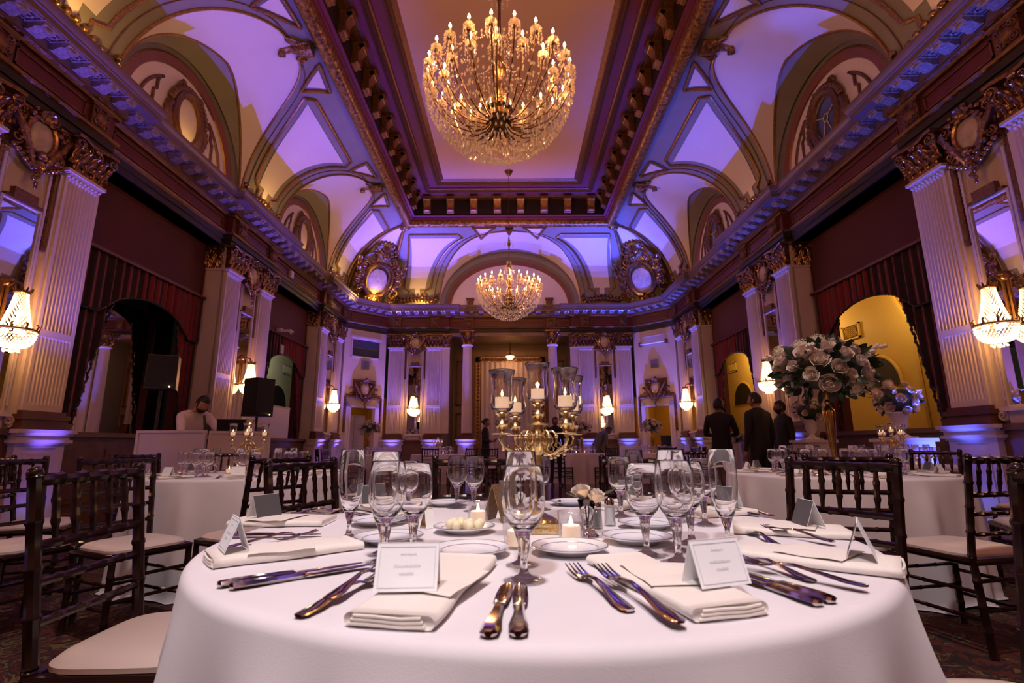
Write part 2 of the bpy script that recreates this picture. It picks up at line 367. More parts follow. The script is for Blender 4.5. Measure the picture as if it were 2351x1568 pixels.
# shared pieces in local frames: x along the wall, y out into the room, z from camera level (room units)
def pilaster_shaft(w=0.47, depth=0.10, nf=9):
    e = 0.035; fwid = (w-2*e)/nf; xs = [(-w/2, -depth), (-w/2, 0)]; fl = [0, 0]
    for k in range(nf):
        a = -w/2+e+k*fwid
        for t, d in ((0.1, 0), (0.28, 0.75), (0.5, 1), (0.72, 0.75), (0.9, 0)): xs.append((a+t*fwid, 0)); fl.append(d)
    xs += [(w/2, 0), (w/2, -depth)]; fl += [0, 0]
    lev = [(0.385, 0), (0.45, 0), (0.47, .009), (1.17, .009), (1.185, 0), (1.26, 0), (1.262, .024), (3.0, .024), (3.03, 0), (3.1, 0)]
    m = MB(); n = len(xs)
    v = [(x, y-d*f, z) for z, d in lev for (x, y), f in zip(xs, fl)]
    return m.add(v, [(j*n+i, j*n+i+1, (j+1)*n+i+1, (j+1)*n+i) for j in range(len(lev)-1) for i in range(n-1)])
def leaf_patch(m, x, y0, z0, w, h, out, ang=0.0):
    def fn(u, v):
        a = (u-0.5)*2
        ww = w*(1-0.55*v*v)*(0.75+0.25*math.cos(v*9))
        y = y0+0.015*math.cos(a*1.4)+out*(v**2.2)+0.012*math.cos(a*8)
        z = z0+h*(v if v < 0.8 else 0.8+0.2*math.sin((v-0.8)*5*PI*0.75))
        return (x+a*ww/2+ang*v, y, z)
    m.grid(fn, 6, 6)
def spiral(m, cx, y, cz, r, sgn, tr=0.014, turns=1.6, n=22):
    pts = []; rr = []
    for i in range(n+1):
        t = i/n; a = sgn*(PI/2+t*turns*2*PI); q = r*(1-0.85*t)
        pts.append((cx+q*math.cos(a)*1.0, y+0.02*t, cz+q*math.sin(a))); rr.append(tr*(1-0.4*t))
    m.tube(pts, rr, 6)
def capital(w=0.47, side=False):
    m = MB()
    m.box((0, -0.03, 3.31), (w*0.92, 0.12, 0.42), tx=1.08)
    n1 = 4 if not side else 2
    for k in range(n1): leaf_patch(m, -w/2+(k+0.5)*w/n1, 0.02, 3.11, w/n1*1.05, 0.17, 0.075)
    n2 = n1-1
    for k in range(n2): leaf_patch(m, -w/2+(k+1)*w/n1, 0.03, 3.2, w/n1*1.1, 0.19, 0.10)
    for sg in (-1, 1):
        spiral(m, sg*(w/2-0.005), 0.10, 3.44, 0.07, -sg, 0.018)
        spiral(m, sg*w*0.14, 0.08, 3.44, 0.045, sg, 0.012)
        leaf_patch(m, sg*w*0.5, 0.03, 3.2, 0.1, 0.2, 0.09)
        for q in range(4): m.ball((sg*(w*0.5-0.03*q), 0.09+0.01*q, 3.36-0.05*q), 0.02, 6, 4)
    m.ball((0, 0.12, 3.47), 0.045, 8, 6, sq=(1, 0.6, 1))
    m.prism([(-w/2-0.06, -0.05), (w/2+0.06, -0.05), (w/2+0.06, 0.13), (w/2-0.02, 0.13), (0.05, 0.08), (-0.05, 0.08), (-w/2+0.02, 0.13), (-w/2-0.06, 0.13)], 3.51, 3.55)
    return m
def lip(w=0.47):
    m = MB().bx(-w/2-0.03, w/2+0.03, -0.08, 0.05, 3.09, 3.125).bx(-w/2-0.01, w/2+0.01, -0.08, 0.03, 3.075, 3.09)
    for k in range(9): m.ball((-w/2+0.02+k*(w-0.04)/8, 0.012, 3.055), 0.02, 6, 4)
    return m
def pil_base(w=0.47):
    m = MB()
    for a, z0, z1, n in ((0.13, 0.19, 0.265, 0.085), (0.08, 0.265, 0.295, 0.05), (0.10, 0.295, 0.345, 0.07), (0.05, 0.345, 0.385, 0.035)):
        m.bx(-w/2-a/2, w/2+a/2, -0.1, n, z0, z1)
    return m
def ped_body(w=0.58):
    m = MB().bx(-w/2, w/2, -0.12, 0.03, FZ, 0.03)
    a = w/2
    for x0, x1, z0, z1 in ((-a, -a+0.1, -0.8, 0.0), (a-0.1, a, -0.8, 0.0), (-a, a, 0.0, 0.03), (-a, a, FZ, -0.8)):
        m.bx(x0, x1, 0.03, 0.048, z0, z1)
    m.bx(-a-0.03, a+0.03, -0.1, 0.08, FZ, FZ+0.13).bx(-a-0.015, a+0.015, -0.1, 0.06, FZ+0.13, FZ+0.17)
    for x0, x1, z0, z1 in ((-0.165, -0.15, -0.72, -0.12), (0.15, 0.165, -0.72, -0.12), (-0.165, 0.165, -0.12, -0.105), (-0.165, 0.165, -0.735, -0.72)):
        m.bx(x0, x1, 0.03, 0.042, z0, z1)
    return m
def ped_ledge(w=0.58):
    m = MB()
    for a, z0, z1, n in ((0.04, 0.03, 0.05, 0.065), (0.09, 0.05, 0.085, 0.095), (0.05, 0.085, 0.125, 0.07), (0.08, 0.125, 0.15, 0.095), (0.13, 0.15, 0.19, 0.12)):
        m.bx(-w/2-a/2, w/2+a/2, -0.12, n, z0, z1)
    return m
def cartouche_frame():
    m = MB().bx(-0.37, 0.37, -0.06, -0.03, 3.03, 3.55).bx(-0.36, 0.36, -0.06, 0.0, 3.5, 3.55)
    m.tube([(0.165*math.cos(a), 0.02, 3.27+0.215*math.sin(a)) for a in [i*PI/14 for i in range(28)]], 0.034, 8, closed=True)
    r = random.Random(4)
    for i in range(26):
        a = i*2*PI/26; q = 1.32+0.16*math.sin(i*2.1)
        m.ball((0.165*q*math.cos(a), 0.03+0.03*r.random(), 3.27+0.215*q*math.sin(a)), 0.024+0.012*r.random(), 7, 5)
    for sg in (-1, 1):
        m.tube([(sg*(0.33-0.30*t), 0.02+0.03*math.sin(t*PI), 3.44-0.56*t**0.8+0.05*math.sin(t*PI)) for t in [i/12 for i in range(13)]],
               [0.02+0.025*abs(math.sin(i*1.3)) for i in range(13)], 7)
        spiral(m, sg*0.26, 0.02, 3.42, 0.075, sg, 0.018); spiral(m, sg*0.24, 0.02, 3.12, 0.06, -sg, 0.016)
        for q in range(5): m.ball((sg*(0.27-0.045*q), 0.04, 3.03-0.03*q), 0.03, 6, 5)
    for q in range(7): m.ball((0.02*math.sin(q*2), 0.05, 2.96-0.045*q), 0.05-0.005*q, 7, 5)
    leaf_patch(m, 0, 0.05, 3.42, 0.26, 0.13, 0.06); m.ball((0, 0.06, 3.04), 0.06, 8, 6)
    return m
def rope(z0, z1, x, r=0.026):
    m = MB(); n = int((z1-z0)/0.045)
    return m.tube([(x, -0.045, z0+(z1-z0)*i/(2*n)) for i in range(2*n+1)], [r*(1.15 if i % 2 else 0.8) for i in range(2*n+1)], 7)
SH = {}
def shm(key, m, mt, smooth=True): SH[key] = KU(m).mesh(key, M[mt], smooth)
shm('pilaster', pilaster_shaft(), 'plaster', False); shm('capital', capital(), 'gold'); shm('astragal', lip(), 'plaster')
shm('pilaster_base', pil_base(), 'basewood', False); shm('pedestal', ped_body(), 'plaster', False); shm('pedestal_ledge', ped_ledge(), 'plaster', False)
shm('cartouche', cartouche_frame(), 'gold')
shm('medallion', MB().ball((0, 0, 3.27), 1.0, 16, 10).map(lambda x, y, z: (x*0.15, 0.0+y*0.055, 3.27+(z-3.27)*0.2)), 'marble')
shm('rope_moulding', MB().join(rope(2.1, 3.0, -0.31)).join(rope(2.1, 3.0, 0.31)), 'browngold')
pm = MB()
for x in (-0.25, 0.25): pm.bx(x-0.014, x+0.014, -0.06, -0.035, 0.42, 2.95)
for x in (-0.36, 0.36): pm.bx(x-0.02, x+0.02, -0.06, -0.02, 0.3, 3.03)
shm('panel_moulding', pm, 'plaster', False)
shm('side_capital', capital(0.26, True).map(lambda x, y, z: (x, y*0.6, z)), 'gold')
sp = MB().bx(-0.13, 0.13, -0.06, 0.0, 0.385, 3.1).bx(-0.145, 0.145, -0.06, 0.02, 3.08, 3.115)
shm('side_pilaster', sp, 'plaster', False)
shm('core', MB().bx(-0.85, 0.85, -0.62, -0.06, FZ, 3.56), 'plaster', False)
shm('between_dado', MB().bx(-0.33, 0.33, -0.1, -0.02, FZ, 0.13).bx(-0.36, 0.36, -0.1, 0.03, 0.13, 0.19), 'wood', False)
def pilaster(parent, Mx):
    p = put('pilaster', SH['pilaster'], parent, Mx)
    for n in ('capital', 'astragal', 'pilaster_base'): put(n, SH[n], p)
    q = put('pedestal', SH['pedestal'], parent, Mx); put('pedestal_ledge', SH['pedestal_ledge'], q)
    return p
def cluster(parent, Mx, sides=(1, 1)):
    put('wall_pier', SH['core'], parent, Mx)
    for s in (-0.615, 0.615): pilaster(parent, Mx @ T(s*K, 0, 0))
    put('panel_moulding', SH['panel_moulding'], parent, Mx); put('rope_moulding', SH['rope_moulding'], parent, Mx)
    c = put('cartouche', SH['cartouche'], parent, Mx); put('medallion', SH['medallion'], c)
    put('wainscot_panel', SH['between_dado'], parent, Mx)
    for k, sg in enumerate((-1, 1)):
        if sides[k]:
            Ms = Mx @ T(sg*0.85*K, -0.23*K, 0) @ RZ(-sg*PI/2)
            a = put('side_pilaster', SH['side_pilaster'], parent, Ms @ T(0, 0.02*K, 0)); put('side_capital', SH['side_capital'], a)
for sx in (-1, 1):
    for yc in CLY: cluster(WALL[sx], SIDE(sx, yc))
for sx in (-1, 1): cluster(bw, FR(sx*3.05, 15.95, PI), (0, 0))

# bays: dado, burgundy fabric panel, back wall with a curtained opening, corridors behind
OFF, OW0, OW1 = 0.15, 0.62, 1.0
sh_hole = {}
for sx in (-1, 1):
    for yb in BAYS:
        Mb = SIDE(sx, yb); w = WALL[sx]; o = OFF*sx
        KU(MB().bx(-1.415, 1.415, -0.55, -0.40, 2.2, 3.56)).build('fabric_panel', M['burg'], w, smooth=False, M=Mb)
        m = MB().bx(-1.415, o-0.95, -0.55, -0.42, 0.1, 2.25).bx(o+0.95, 1.415, -0.55, -0.42, 0.1, 2.25)
        KU(m).build('bay_wall', M['burg'], w, smooth=False, M=Mb)
        m = MB().bx(-1.415, 1.415, -0.55, -0.25, FZ, 0.13).bx(-1.415, 1.415, -0.55, -0.18, 0.13, 0.19).bx(-1.415, 1.415, -0.3, -0.2, FZ, FZ+0.16)
        d = KU(m).build('wainscot', M['wood'], w, smooth=False, M=Mb)
        for q in range(3):
            pnl = MB().bx(-0.4, 0.4, -0.252, -0.236, -0.66, -0.02).bx(-0.33, 0.33, -0.24, -0.225, -0.6, -0.08)
            KU(pnl).build('wainscot_panel', M['wood'], d, smooth=False, M=T((q-1)*0.94*K, 0, 0))
        m = MB()
        for x0, x1, z0, z1 in ((-1.40, -1.37, 2.6, 3.5), (1.37, 1.40, 2.6, 3.5), (-1.4, 1.4, 3.5, 3.54)): m.bx(x0, x1, -0.41, -0.385, z0, z1)
        KU(m).build('panel_trim', M['frieze'], w, smooth=False, M=Mb)
    # corridor behind the bays
    cm = M['yellow'] if sx > 0 else M['sage']
    m = MB().bx(sx*6.9-0.05, sx*6.9+0.05, 3.0, 17.6, FZ, 3.0).bx(min(sx*5.6, sx*6.9), max(sx*5.6, sx*6.9), 3.0, 17.6, 2.9, 3.0)
    m.bx(min(sx*5.6, sx*6.9), max(sx*5.6, sx*6.9), 17.55, 17.65, FZ, 3.0).bx(min(sx*5.6, sx*6.9), max(sx*5.6, sx*6.9), 3.0, 3.1, FZ, 3.0)
    RU(m).build('corridor_wall', cm, WALL[sx], smooth=False)
    for (yy, zt, hw) in ((9.25, 1.03, 0.56), (14.75, 1.16, 0.62)):
        pts = [(hw*math.cos(i*PI/18), zt+hw*math.sin(i*PI/18)) for i in range(19)]
        ar = MB().prism(pts, -0.03, 0.0, M=RX(PI/2))
        fr = FR(sx*6.84, yy, PI/2*sx)
        a = KU(ar).build('dark_arch', M['dark'] if sx > 0 else M['black'], WALL[sx], smooth=False, M=fr)
        KU(MB().tube([(x, 0.01, z) for x, z in pts], 0.03, 6)).build('arch_moulding', cm, a, M=Matrix())
        g = MB()
        for q in range(9):
            for sg in (-1, 1):
                x0 = -0.2+q*0.05
                g.tube([(max(-.2, min(.2, x0-sg*0.1)), 0.02, zt+1.05), (max(-.2, min(.2, x0+sg*0.1)), 0.02, zt+1.25)], 0.008, 4)
        gs = 0.55*sx
        gp = KU(g).build('wall_grille', cm, WALL[sx], M=fr @ T(gs*K, 0, 0))
        KU(MB().bx(-0.2, 0.2, 0.0, 0.008, zt+1.05, zt+1.25)).build('grille_backing', M['dark'], gp, smooth=False)
        f = MB()
        for x0, x1, z0, z1 in ((-0.26, -0.22, zt+1.0, zt+1.3), (0.22, 0.26, zt+1.0, zt+1.3), (-0.26, 0.26, zt+1.27, zt+1.3), (-0.26, 0.26, zt+1.0, zt+1.03)): f.bx(x0, x1, 0, 0.03, z0, z1)
        KU(f).build('grille_frame', cm, gp, smooth=False)
    KU(MB().tube([(-0.5*sx, 0.02, 2.85), (-0.95*sx, 0.02, 2.0), (-0.98*sx, 0.02, 0.2)], 0.04, 6)).build('wall_moulding', cm, WALL[sx], M=FR(sx*6.84, 9.25, PI/2*sx))
for y in (8.0, 10.6): light('POINT', RM(6.2, y, 2.45), P_YEL, (1.0, 0.66, 0.24), size=0.03, name='corridor_lamp')
light('POINT', RM(6.2, 14.0, 2.45), P_YEL*0.8, (1.0, 0.66, 0.24), size=0.03, name='corridor_lamp')
light('POINT', RM(-6.2, 13.4, 2.45), 20.0, (1.0, 0.9, 0.66), size=0.03, name='corridor_lamp')
# mirrored panels closing the first bay of the left wall
Mb = SIDE(-1, 7.115)
for q in range(3):
    KU(MB().bx(-0.62, 0.62, -0.012, 0.0, 0.05, 2.3)).build('mirror_panel', M['mirror'], lw, smooth=False, M=Mb @ T((q-1)*1.26*K, -0.72*K, 0))
KU(MB().bx(-1.9, 1.9, -0.8, -0.74, 0.0, 2.4)).build('mirror_backing', M['dark'], lw, smooth=False, M=Mb)

# ---- entablature swept along the whole perimeter, with a forward break over every pilaster pair
PATH = [(-5.12, -3.4)]; CUTS = {}
for yc in CLY:
    PATH += [(-5.12, yc-0.85), (-5.0, yc-0.85), (-5.0, yc+0.85)]
    PATH += [(-5.12, yc+0.85)] if yc < 13 else []
PATH = PATH[:-1]+[(-5.0, 14.95)]
a = len(PATH)-1
PATH += [(-4.0, 15.95), (-2.0, 15.95), (-2.0, 16.08)]
PATH += [(-x, y) for x, y in reversed(PATH)]
def run(i0, i1):
    L = PATH
    out = []
    for i in range(i0, i1+1):
        nn = []
        for j in (i-1, i):
            if 0 <= j < len(L)-1:
                d = Vector((L[j+1][0]-L[j][0], L[j+1][1]-L[j][1])).normalized(); nn.append(Vector((d.y, -d.x)))
        mt = nn[0] if len(nn) == 1 else (nn[0]+nn[1])/(1+nn[0].dot(nn[1]))
        out.append((Vector(L[i]), mt))
    return out
def sweep(seq, prof):
    m = MB(); n = len(prof); v = []
    for p, mt in seq:
        for (q, z) in prof: v.append((p.x+mt.x*q, p.y+mt.y*q, z))
    return m.add(v, [(i*n+k, i*n+k+1, (i+1)*n+k+1, (i+1)*n+k) for i in range(len(seq)-1) for k in range(n-1)])
NP = len(PATH)
SEGS = [(lw, 0, a), (dl, a, a+1), (bw, a+1, NP-2-a), (dr, NP-2-a, NP-1-a), (rw, NP-1-a, NP-1)]
PR_ARCH = [(-0.3, 3.55), (0.02, 3.55), (0.02, 3.64), (0.045, 3.645), (0.045, 3.73)]
PR_AFIL = [(0.045, 3.73), (0.075, 3.745), (0.085, 3.775), (0.02, 3.78)]
PR_FRZ = [(0.02, 3.78), (0.02, 4.08)]
PR_BED = [(0.02, 4.08), (0.06, 4.09), (0.075, 4.12), (0.11, 4.135), (0.11, 4.165)]
PR_COR = [(0.11, 4.165), (0.12, 4.27), (0.35, 4.275), (0.35, 4.335), (0.37, 4.34), (0.372, 4.365), (0.385, 4.385), (0.40, 4.43), (0.40, 4.46), (0.1, 4.475), (-0.12, 4.48), (-0.12, 4.60)]
mod = MB().prism([(0.12, 4.18), (0.12, 4.27), (0.335, 4.27), (0.335, 4.235), (0.30, 4.20), (0.24, 4.205), (0.17, 4.17)], -0.07, 0.07, M=Matrix(((0, 0, 1, 0), (1, 0, 0, 0), (0, 1, 0, 0), (0, 0, 0, 1))))
mod.ball((0, 0.30, 4.205), 0.03, 6, 4, sq=(1.8, 1, 1)); mod.bx(-0.085, 0.085, 0.11, 0.345, 4.255, 4.272)
shm('modillion', mod, 'modil')
cof = MB()
for k in range(6): cof.ball((0.03*math.cos(k*PI/3), 0.23+0.03*math.sin(k*PI/3), 4.268), 0.018, 6, 4)
for x0, x1, y0, y1 in ((-0.065, 0.065, 0.14, 0.152), (-0.065, 0.065, 0.315, 0.327), (-0.065, -0.053, 0.14, 0.327), (0.053, 0.065, 0.14, 0.327)): cof.bx(x0, x1, y0, y1, 4.255, 4.275)
shm('soffit_rosette', cof, 'modil')
fb = MB().bx(-0.13, 0.13, 0.0, 0.05, 3.79, 4.07).ball((0, 0.05, 3.93), 0.075, 10, 6, sq=(1, 0.5, 1.2))
for sg in (-1, 1): spiral(fb, sg*0.07, 0.055, 4.0, 0.045, sg, 0.012); spiral(fb, sg*0.07, 0.055, 3.85, 0.045, -sg, 0.012)
fb.bx(-0.15, 0.15, 0.0, 0.065, 4.04, 4.08); leaf_patch(fb, 0, 0.05, 3.81, 0.12, 0.2, 0.03)
shm('frieze_block', fb, 'browngold')
def frieze_frame(L):
    m = MB(); h = L/2
    for x0, x1, z0, z1 in ((-h, h, 3.83, 3.85), (-h, h, 4.01, 4.03), (-h, -h+0.02, 3.83, 4.03), (h-0.02, h, 3.83, 4.03)): m.bx(x0, x1, 0.0, 0.018, z0, z1)
    return KU(m)
for w, i0, i1 in SEGS:
    sq = run(i0, i1)
    for nm, pr, mt in (('architrave', PR_ARCH, 'dark'), ('architrave_fillet', PR_AFIL, 'browngold'), ('frieze', PR_FRZ, 'frieze'), ('bed_moulding', PR_BED, 'browngold')):
        RU(sweep(sq, pr)).build(nm, M[mt], w, ang=0.4)
    cr = RU(sweep(sq, PR_COR)).build('cornice', M['crown'], w, ang=0.4)
    for i in range(i0, i1):
        p, q = Vector(PATH[i]), Vector(PATH[i+1]); L = (q-p).length
        if L < 0.3: continue
        d = (q-p)/L; th = math.atan2(-d.y, -d.x); n = max(1, round(L/0.30))
        if i in (0,): continue
        for k in range(n):
            c = p+d*((k+0.5)*L/n); Mx = FR(c.x, c.y, th)
            put('modillion', SH['modillion'], cr, Mx)
            if k < n-1:
                c2 = p+d*((k+1)*L/n); put('soffit_rosette', SH['soffit_rosette'], cr, FR(c2.x, c2.y, th))
        mid = (p+q)/2
        if abs(L-1.7) < 0.1 or abs(L-2.0) < 0.05 or (abs(L-1.89) < 0.2):
            for s in (-0.615, 0.615):
                c = (mid+d*s) if abs(L-2.0) > 0.05 else Vector(((-3.05 if mid.x < 0 else 3.05)+d.x*s, mid.y))
                put('frieze_block', SH['frieze_block'], w, FR(c.x, c.y, th) @ T(0, 0.02*K, 0))
            c = mid if abs(L-2.0) > 0.05 else Vector((-3.05 if mid.x < 0 else 3.05, mid.y))
            frieze_frame(0.86).build('frieze_frame', M['browngold'], w, smooth=False, M=FR(c.x, c.y, th) @ T(0, 0.02*K, 0))
        elif L > 3.9:
            for s in (-1.34, 1.34): put('frieze_block', SH['frieze_block'], w, FR(s, mid.y, th) @ T(0, 0.02*K, 0))
            for s, l in ((0, 2.2), (-1.75, 0.4), (1.75, 0.4)): frieze_frame(l).build('frieze_frame', M['browngold'], w, smooth=False, M=FR(s, mid.y, th) @ T(0, 0.02*K, 0))
        else:
            frieze_frame(L-0.3).build('frieze_frame', M['browngold'], w, smooth=False, M=FR(mid.x, mid.y, th) @ T(0, 0.02*K, 0))
# solid wall behind the entablature
for sx in (-1, 1): RU(MB().bx(min(sx*5.13, sx*5.6), max(sx*5.13, sx*5.6), -3.4, 16.2, 3.55, 6.6)).build('upper_wall', M['plaster'], WALL[sx], smooth=False)
RU(MB().bx(-5.0, 5.0, 16.25, 16.6, 3.57, 6.8)).build('upper_wall', M['plaster'], bw, smooth=False)

# ---- back wall: colonnaded recess with gilt doorway
for sx in (-1, 1):
    RU(MB().bx(min(sx*1.98, sx*2.2), max(sx*1.98, sx*2.2), 15.99, 17.5, FZ, 3.56)).build('recess_wall', M['browngold'] if False else M['taupe2'], bw, smooth=False)
    sp2 = put('side_pilaster', SH['side_pilaster'], bw, FR(sx*2.075, 15.97, PI)); put('side_capital', SH['side_capital'], sp2)
    Mc = FR(sx*1.34, 15.6, PI)
    r = 0.158
    colm = MB().lathe([(r*1.02, 0.385), (r, 0.5), (r, 1.2), (r*0.99, 1.28), (r*0.93, 2.2), (r*0.86, 3.1)], 40, wob=lambda t, z: (1-0.045*(0.5+0.5*math.cos(t*20))) if z > 1.25 else 1)
    cl = KU(colm).build('column', M['plaster'], bw, M=Mc)
    cap = MB().lathe([(r*0.86, 3.1), (r*0.9, 3.3), (r*1.15, 3.5), (0, 3.5)], 16)
    for k in range(8):
        lf = MB(); leaf_patch(lf, 0, 0, 0, 0.12, 0.18, 0.07); cap.join(lf, RZ(k*PI/4) @ T(0, r*0.86, 3.11))
        lf = MB(); leaf_patch(lf, 0, 0, 0, 0.11, 0.2, 0.1); cap.join(lf, RZ((k+.5)*PI/4) @ T(0, r*0.88, 3.2))
    for k in range(4):
        lf = MB(); spiral(lf, 0, 0, 0, 0.06, 1, 0.017); cap.join(lf, RZ(k*PI/2+PI/4) @ T(0, 0.25, 3.44) @ RZ(PI/2))
    cap.box((0, 0, 3.53), (0.48, 0.48, 0.05)); KU(cap).build('capital', M['gold'], cl)
    KU(MB().lathe([(r*0.86, 3.06), (r*1.1, 3.07), (r*1.15, 3.1), (r*1.0, 3.12), (r*.86, 3.13)], 24)).build('astragal', M['plaster'], cl)
    KU(MB().lathe([(r*1.5, 0.27), (r*1.5, 0.3), (r*1.3, 0.32), (r*1.35, 0.36), (r*1.05, 0.385)], 24).box((0, 0, 0.23), (0.5, 0.5, 0.08))).build('column_base', M['basewood'], cl)
    pb = KU(MB().box((0, 0, (FZ+0.03)/2), (0.46, 0.46, 0.03-FZ)).box((0, 0, FZ+0.07), (0.54, 0.54, 0.14))).build('pedestal', M['plaster'], bw, smooth=False, M=Mc)
    lg = MB()
    for a_, z0, z1 in ((0.52, 0.03, 0.05), (0.57, 0.05, 0.085), (0.52, 0.085, 0.125), (0.57, 0.125, 0.15), (0.62, 0.15, 0.19)): lg.box((0, 0, (z0+z1)/2), (a_, a_, z1-z0))
    KU(lg).build('pedestal_ledge', M['plaster'], pb, smooth=False)
m = MB().bx(-2.2, 2.2, 17.4, 17.6, FZ, 3.6).bx(-2.2, 2.2, 16.0, 17.6, 3.5, 3.6)
RU(m).build('recess_back', mat('recess_brown', (0.30, 0.20, 0.12), 0.5, noise_amt=0.15, scale=4), bw, smooth=False)
def frame_rect(m, x0, x1, z0, z1, t, y0, y1):
    m.bx(x0, x0+t, y0, y1, z0, z1).bx(x1-t, x1, y0, y1, z0, z1).bx(x0, x1, y0, y1, z1-t, z1).bx(x0, x1, y0, y1, z0, z0+t); return m
for x in (-1.62, 1.62):
    m = frame_rect(MB(), -0.25, 0.25, 1.35, 2.9, 0.05, 0, 0.05); frame_rect(m, -0.25, 0.25, 0.2, 1.1, 0.05, 0, 0.05)
    KU(m).build('recess_panel_frame', M['wood'], bw, smooth=False, M=FR(x, 17.39, PI))
m = MB(); frame_rect(m, -1.2, 1.2, FZ, 3.02, 0.17, 0.0, 0.08)
for k in range(24):
    spiral(m, -1.06+k*2.12/23, 0.09, 2.93, 0.05, 1 if k % 2 else -1, 0.016, n=12)
for z in [0.2+0.12*k for k in range(23)]:
    for sg in (-1, 1): spiral(m, sg*1.115, 0.09, z, 0.045, sg, 0.014, n=10)
KU(m).build('gilt_frame', M['gold'], bw, M=FR(0, 17.38, PI))
gd = KU(MB().grid(lambda u, v: (-1.0+2*u, 0.03+0.02*math.sin(u*70), FZ+0.02+(2.83-FZ)*v), 120, 2)).build('drape', M['shirt'], bw, M=FR(0, 17.38, PI)); gd['label'] = 'pale pleated drape hung inside the gilt frame'
lmp = thing('ceiling_bowl_lamp', 'lit glass bowl lamp over the gilt-framed recess of the back wall', 'lamp', RM(0.0, 16.9, 2.95))
KU(MB().lathe([(0, -0.09), (0.08, -0.07), (0.14, 0.0), (0.15, 0.03), (0.0, 0.03)], 16)).build('glass_bowl', mat('lit_bowl', (1, .8, .5), .4, emit=(1, 0.62, 0.25), estr=4.0), lmp)
KU(MB().tube([(0, 0, 0.03), (0, 0, 0.5)], 0.02, 8).ball((0, 0, 0.09), 0.05).tube([(-.1, 0, .04), (-.12, 0, .15), (0, 0, .22), (.12, 0, .15), (.1, 0, .04)], .012, 6)).build('lamp_stem', M['brassd'], lmp)
light('POINT', RM(0.0, 16.8, 2.75), 9, WARM, size=0.1, name='bowl_lamp_light')

# ---- canted corner walls with doorways
def door_wall(sx, par, num):
    Mx = FR(sx*4.5, 15.45, PI*0.75*sx)
    h = 0.71
    m = MB().bx(-h, -0.42, -0.15, 0, FZ, 3.56).bx(0.42, h, -0.15, 0, FZ, 3.56).bx(-0.42, 0.42, -0.15, 0, 1.17, 3.56)
    KU(m).build('canted_wall', M['plaster'], par, smooth=False, M=Mx)
    d = struct(empty('door_%d' % num)); d.matrix_local = Mx; d['label'] = 'white framed doorway in the canted corner'
    m = MB()
    for x0, x1, z0, z1, n in ((-0.55, -0.42, FZ, 1.30, 0.03), (0.42, 0.55, FZ, 1.30, 0.03), (-0.55, 0.55, 1.17, 1.30, 0.03), (-0.45, -0.40, FZ, 1.2, 0.05), (0.40, 0.45, FZ, 1.2, 0.05), (-0.45, 0.45, 1.15, 1.2, 0.05)):
        m.bx(x0, x1, -0.15, n, z0, z1)
    KU(m).build('door_frame', M['plaster'], d, smooth=False)
    g = MB()
    for x in (-0.60, 0.60):
        g.tube([(x, 0.03, 0.42+0.03*i) for i in range(35)], [0.045 if i % 2 else 0.03 for i in range(35)], 6)
    g.tube([(-0.62+0.0354*i, 0.03, 1.44+0.02*math.sin(i*0.09)) for i in range(36)], [0.05 if i % 2 else 0.033 for i in range(36)], 6)
    for sg in (-1, 1):
        g.bx(min(sg*.3, sg*.58), max(sg*.3, sg*.58), 0, .03, 1.5, 1.55); g.bx(min(sg*.25, sg*.45), max(sg*.25, sg*.45), 0, .03, 1.56, 1.6)
        g.ball((sg*0.42, 0.05, 1.72), 0.05, 8, 6); spiral(g, sg*0.2, 0.04, 1.55, 0.08, sg, 0.022)
    cp = KU(g).build('carved_surround', M['browngold'], d)
    sc = MB(); sc.join(cartouche_frame(), T(0, 0.06, 1.72-3.27)); KU(sc).build('carved_crest', M['browngold'], d)
    put('crest_medallion', SH['medallion'], d, T(0, 0.07*K, (1.72-3.27)*K))
    m = MB().bx(-0.9, 0.9, -1.3, -1.25, FZ, 1.5).bx(-0.9, -0.85, -1.3, -0.15, FZ, 1.5).bx(0.85, 0.9, -1.3, -0.15, FZ, 1.5).bx(-0.9, 0.9, -1.3, -0.15, 1.45, 1.5)
    KU(m).build('room_beyond', M['yellow'], d, smooth=False)
    put('pedestal', KU(MB().bx(-0.62, 0.62, -0.02, 0.02, FZ, FZ+0.25)).mesh('door_plinth', M['plaster'], False), par, Mx @ T(0, -0.01, 0)) if False else None
    return Mx
Ml = door_wall(-1, dl, 1); Mr = door_wall(1, dr, 2)
light('POINT', Ml @ Vector((0.2, -0.9, 1.2)), 1.6, AMBER, size=0.05, name='room_lamp'); light('POINT', Mr @ Vector((-0.3, -0.8, 1.2)), 5.0, AMBER, size=0.05, name='room_lamp')
sv = thing('folding_screen', 'pale screen panels standing inside the left corner doorway', 'screen'); sv.matrix_local = Ml
for q, (x0, x1) in enumerate(((-0.35, 0.0), (0.02, 0.37))):
    KU(MB().bx(x0, x1, -0.5, -0.46, FZ, 0.95)).build('screen_panel', M['whitepanel'], sv, smooth=False)
sv = thing('cabinet', 'black cabinet standing inside the right corner doorway', 'cabinet'); sv.matrix_local = Mr
KU(MB().bx(-0.38, 0.1, -0.7, -0.25, FZ, 0.25).bx(-0.4, 0.12, -0.72, -0.23, 0.25, 0.28)).build('cabinet_body', M['black'], sv, smooth=False)
for sg in (-1, 1): KU(MB().bx(-0.14+sg*0.12-0.11, -0.14+sg*0.12+0.11, -0.25, -0.235, FZ+0.1, 0.2)).build('door', M['black'], sv, smooth=False)
wn = struct(empty('window_1')); wn.matrix_local = Ml; wn['label'] = 'dark four-pane interior window above the left corner door'
m = frame_rect(MB(), -0.5, 0.5, 2.68, 3.28, 0.04, 0, 0.04); m.bx(-0.53, 0.53, 0, 0.06, 3.28, 3.34)
KU(m).build('window_frame', M['plaster'], wn, smooth=False)
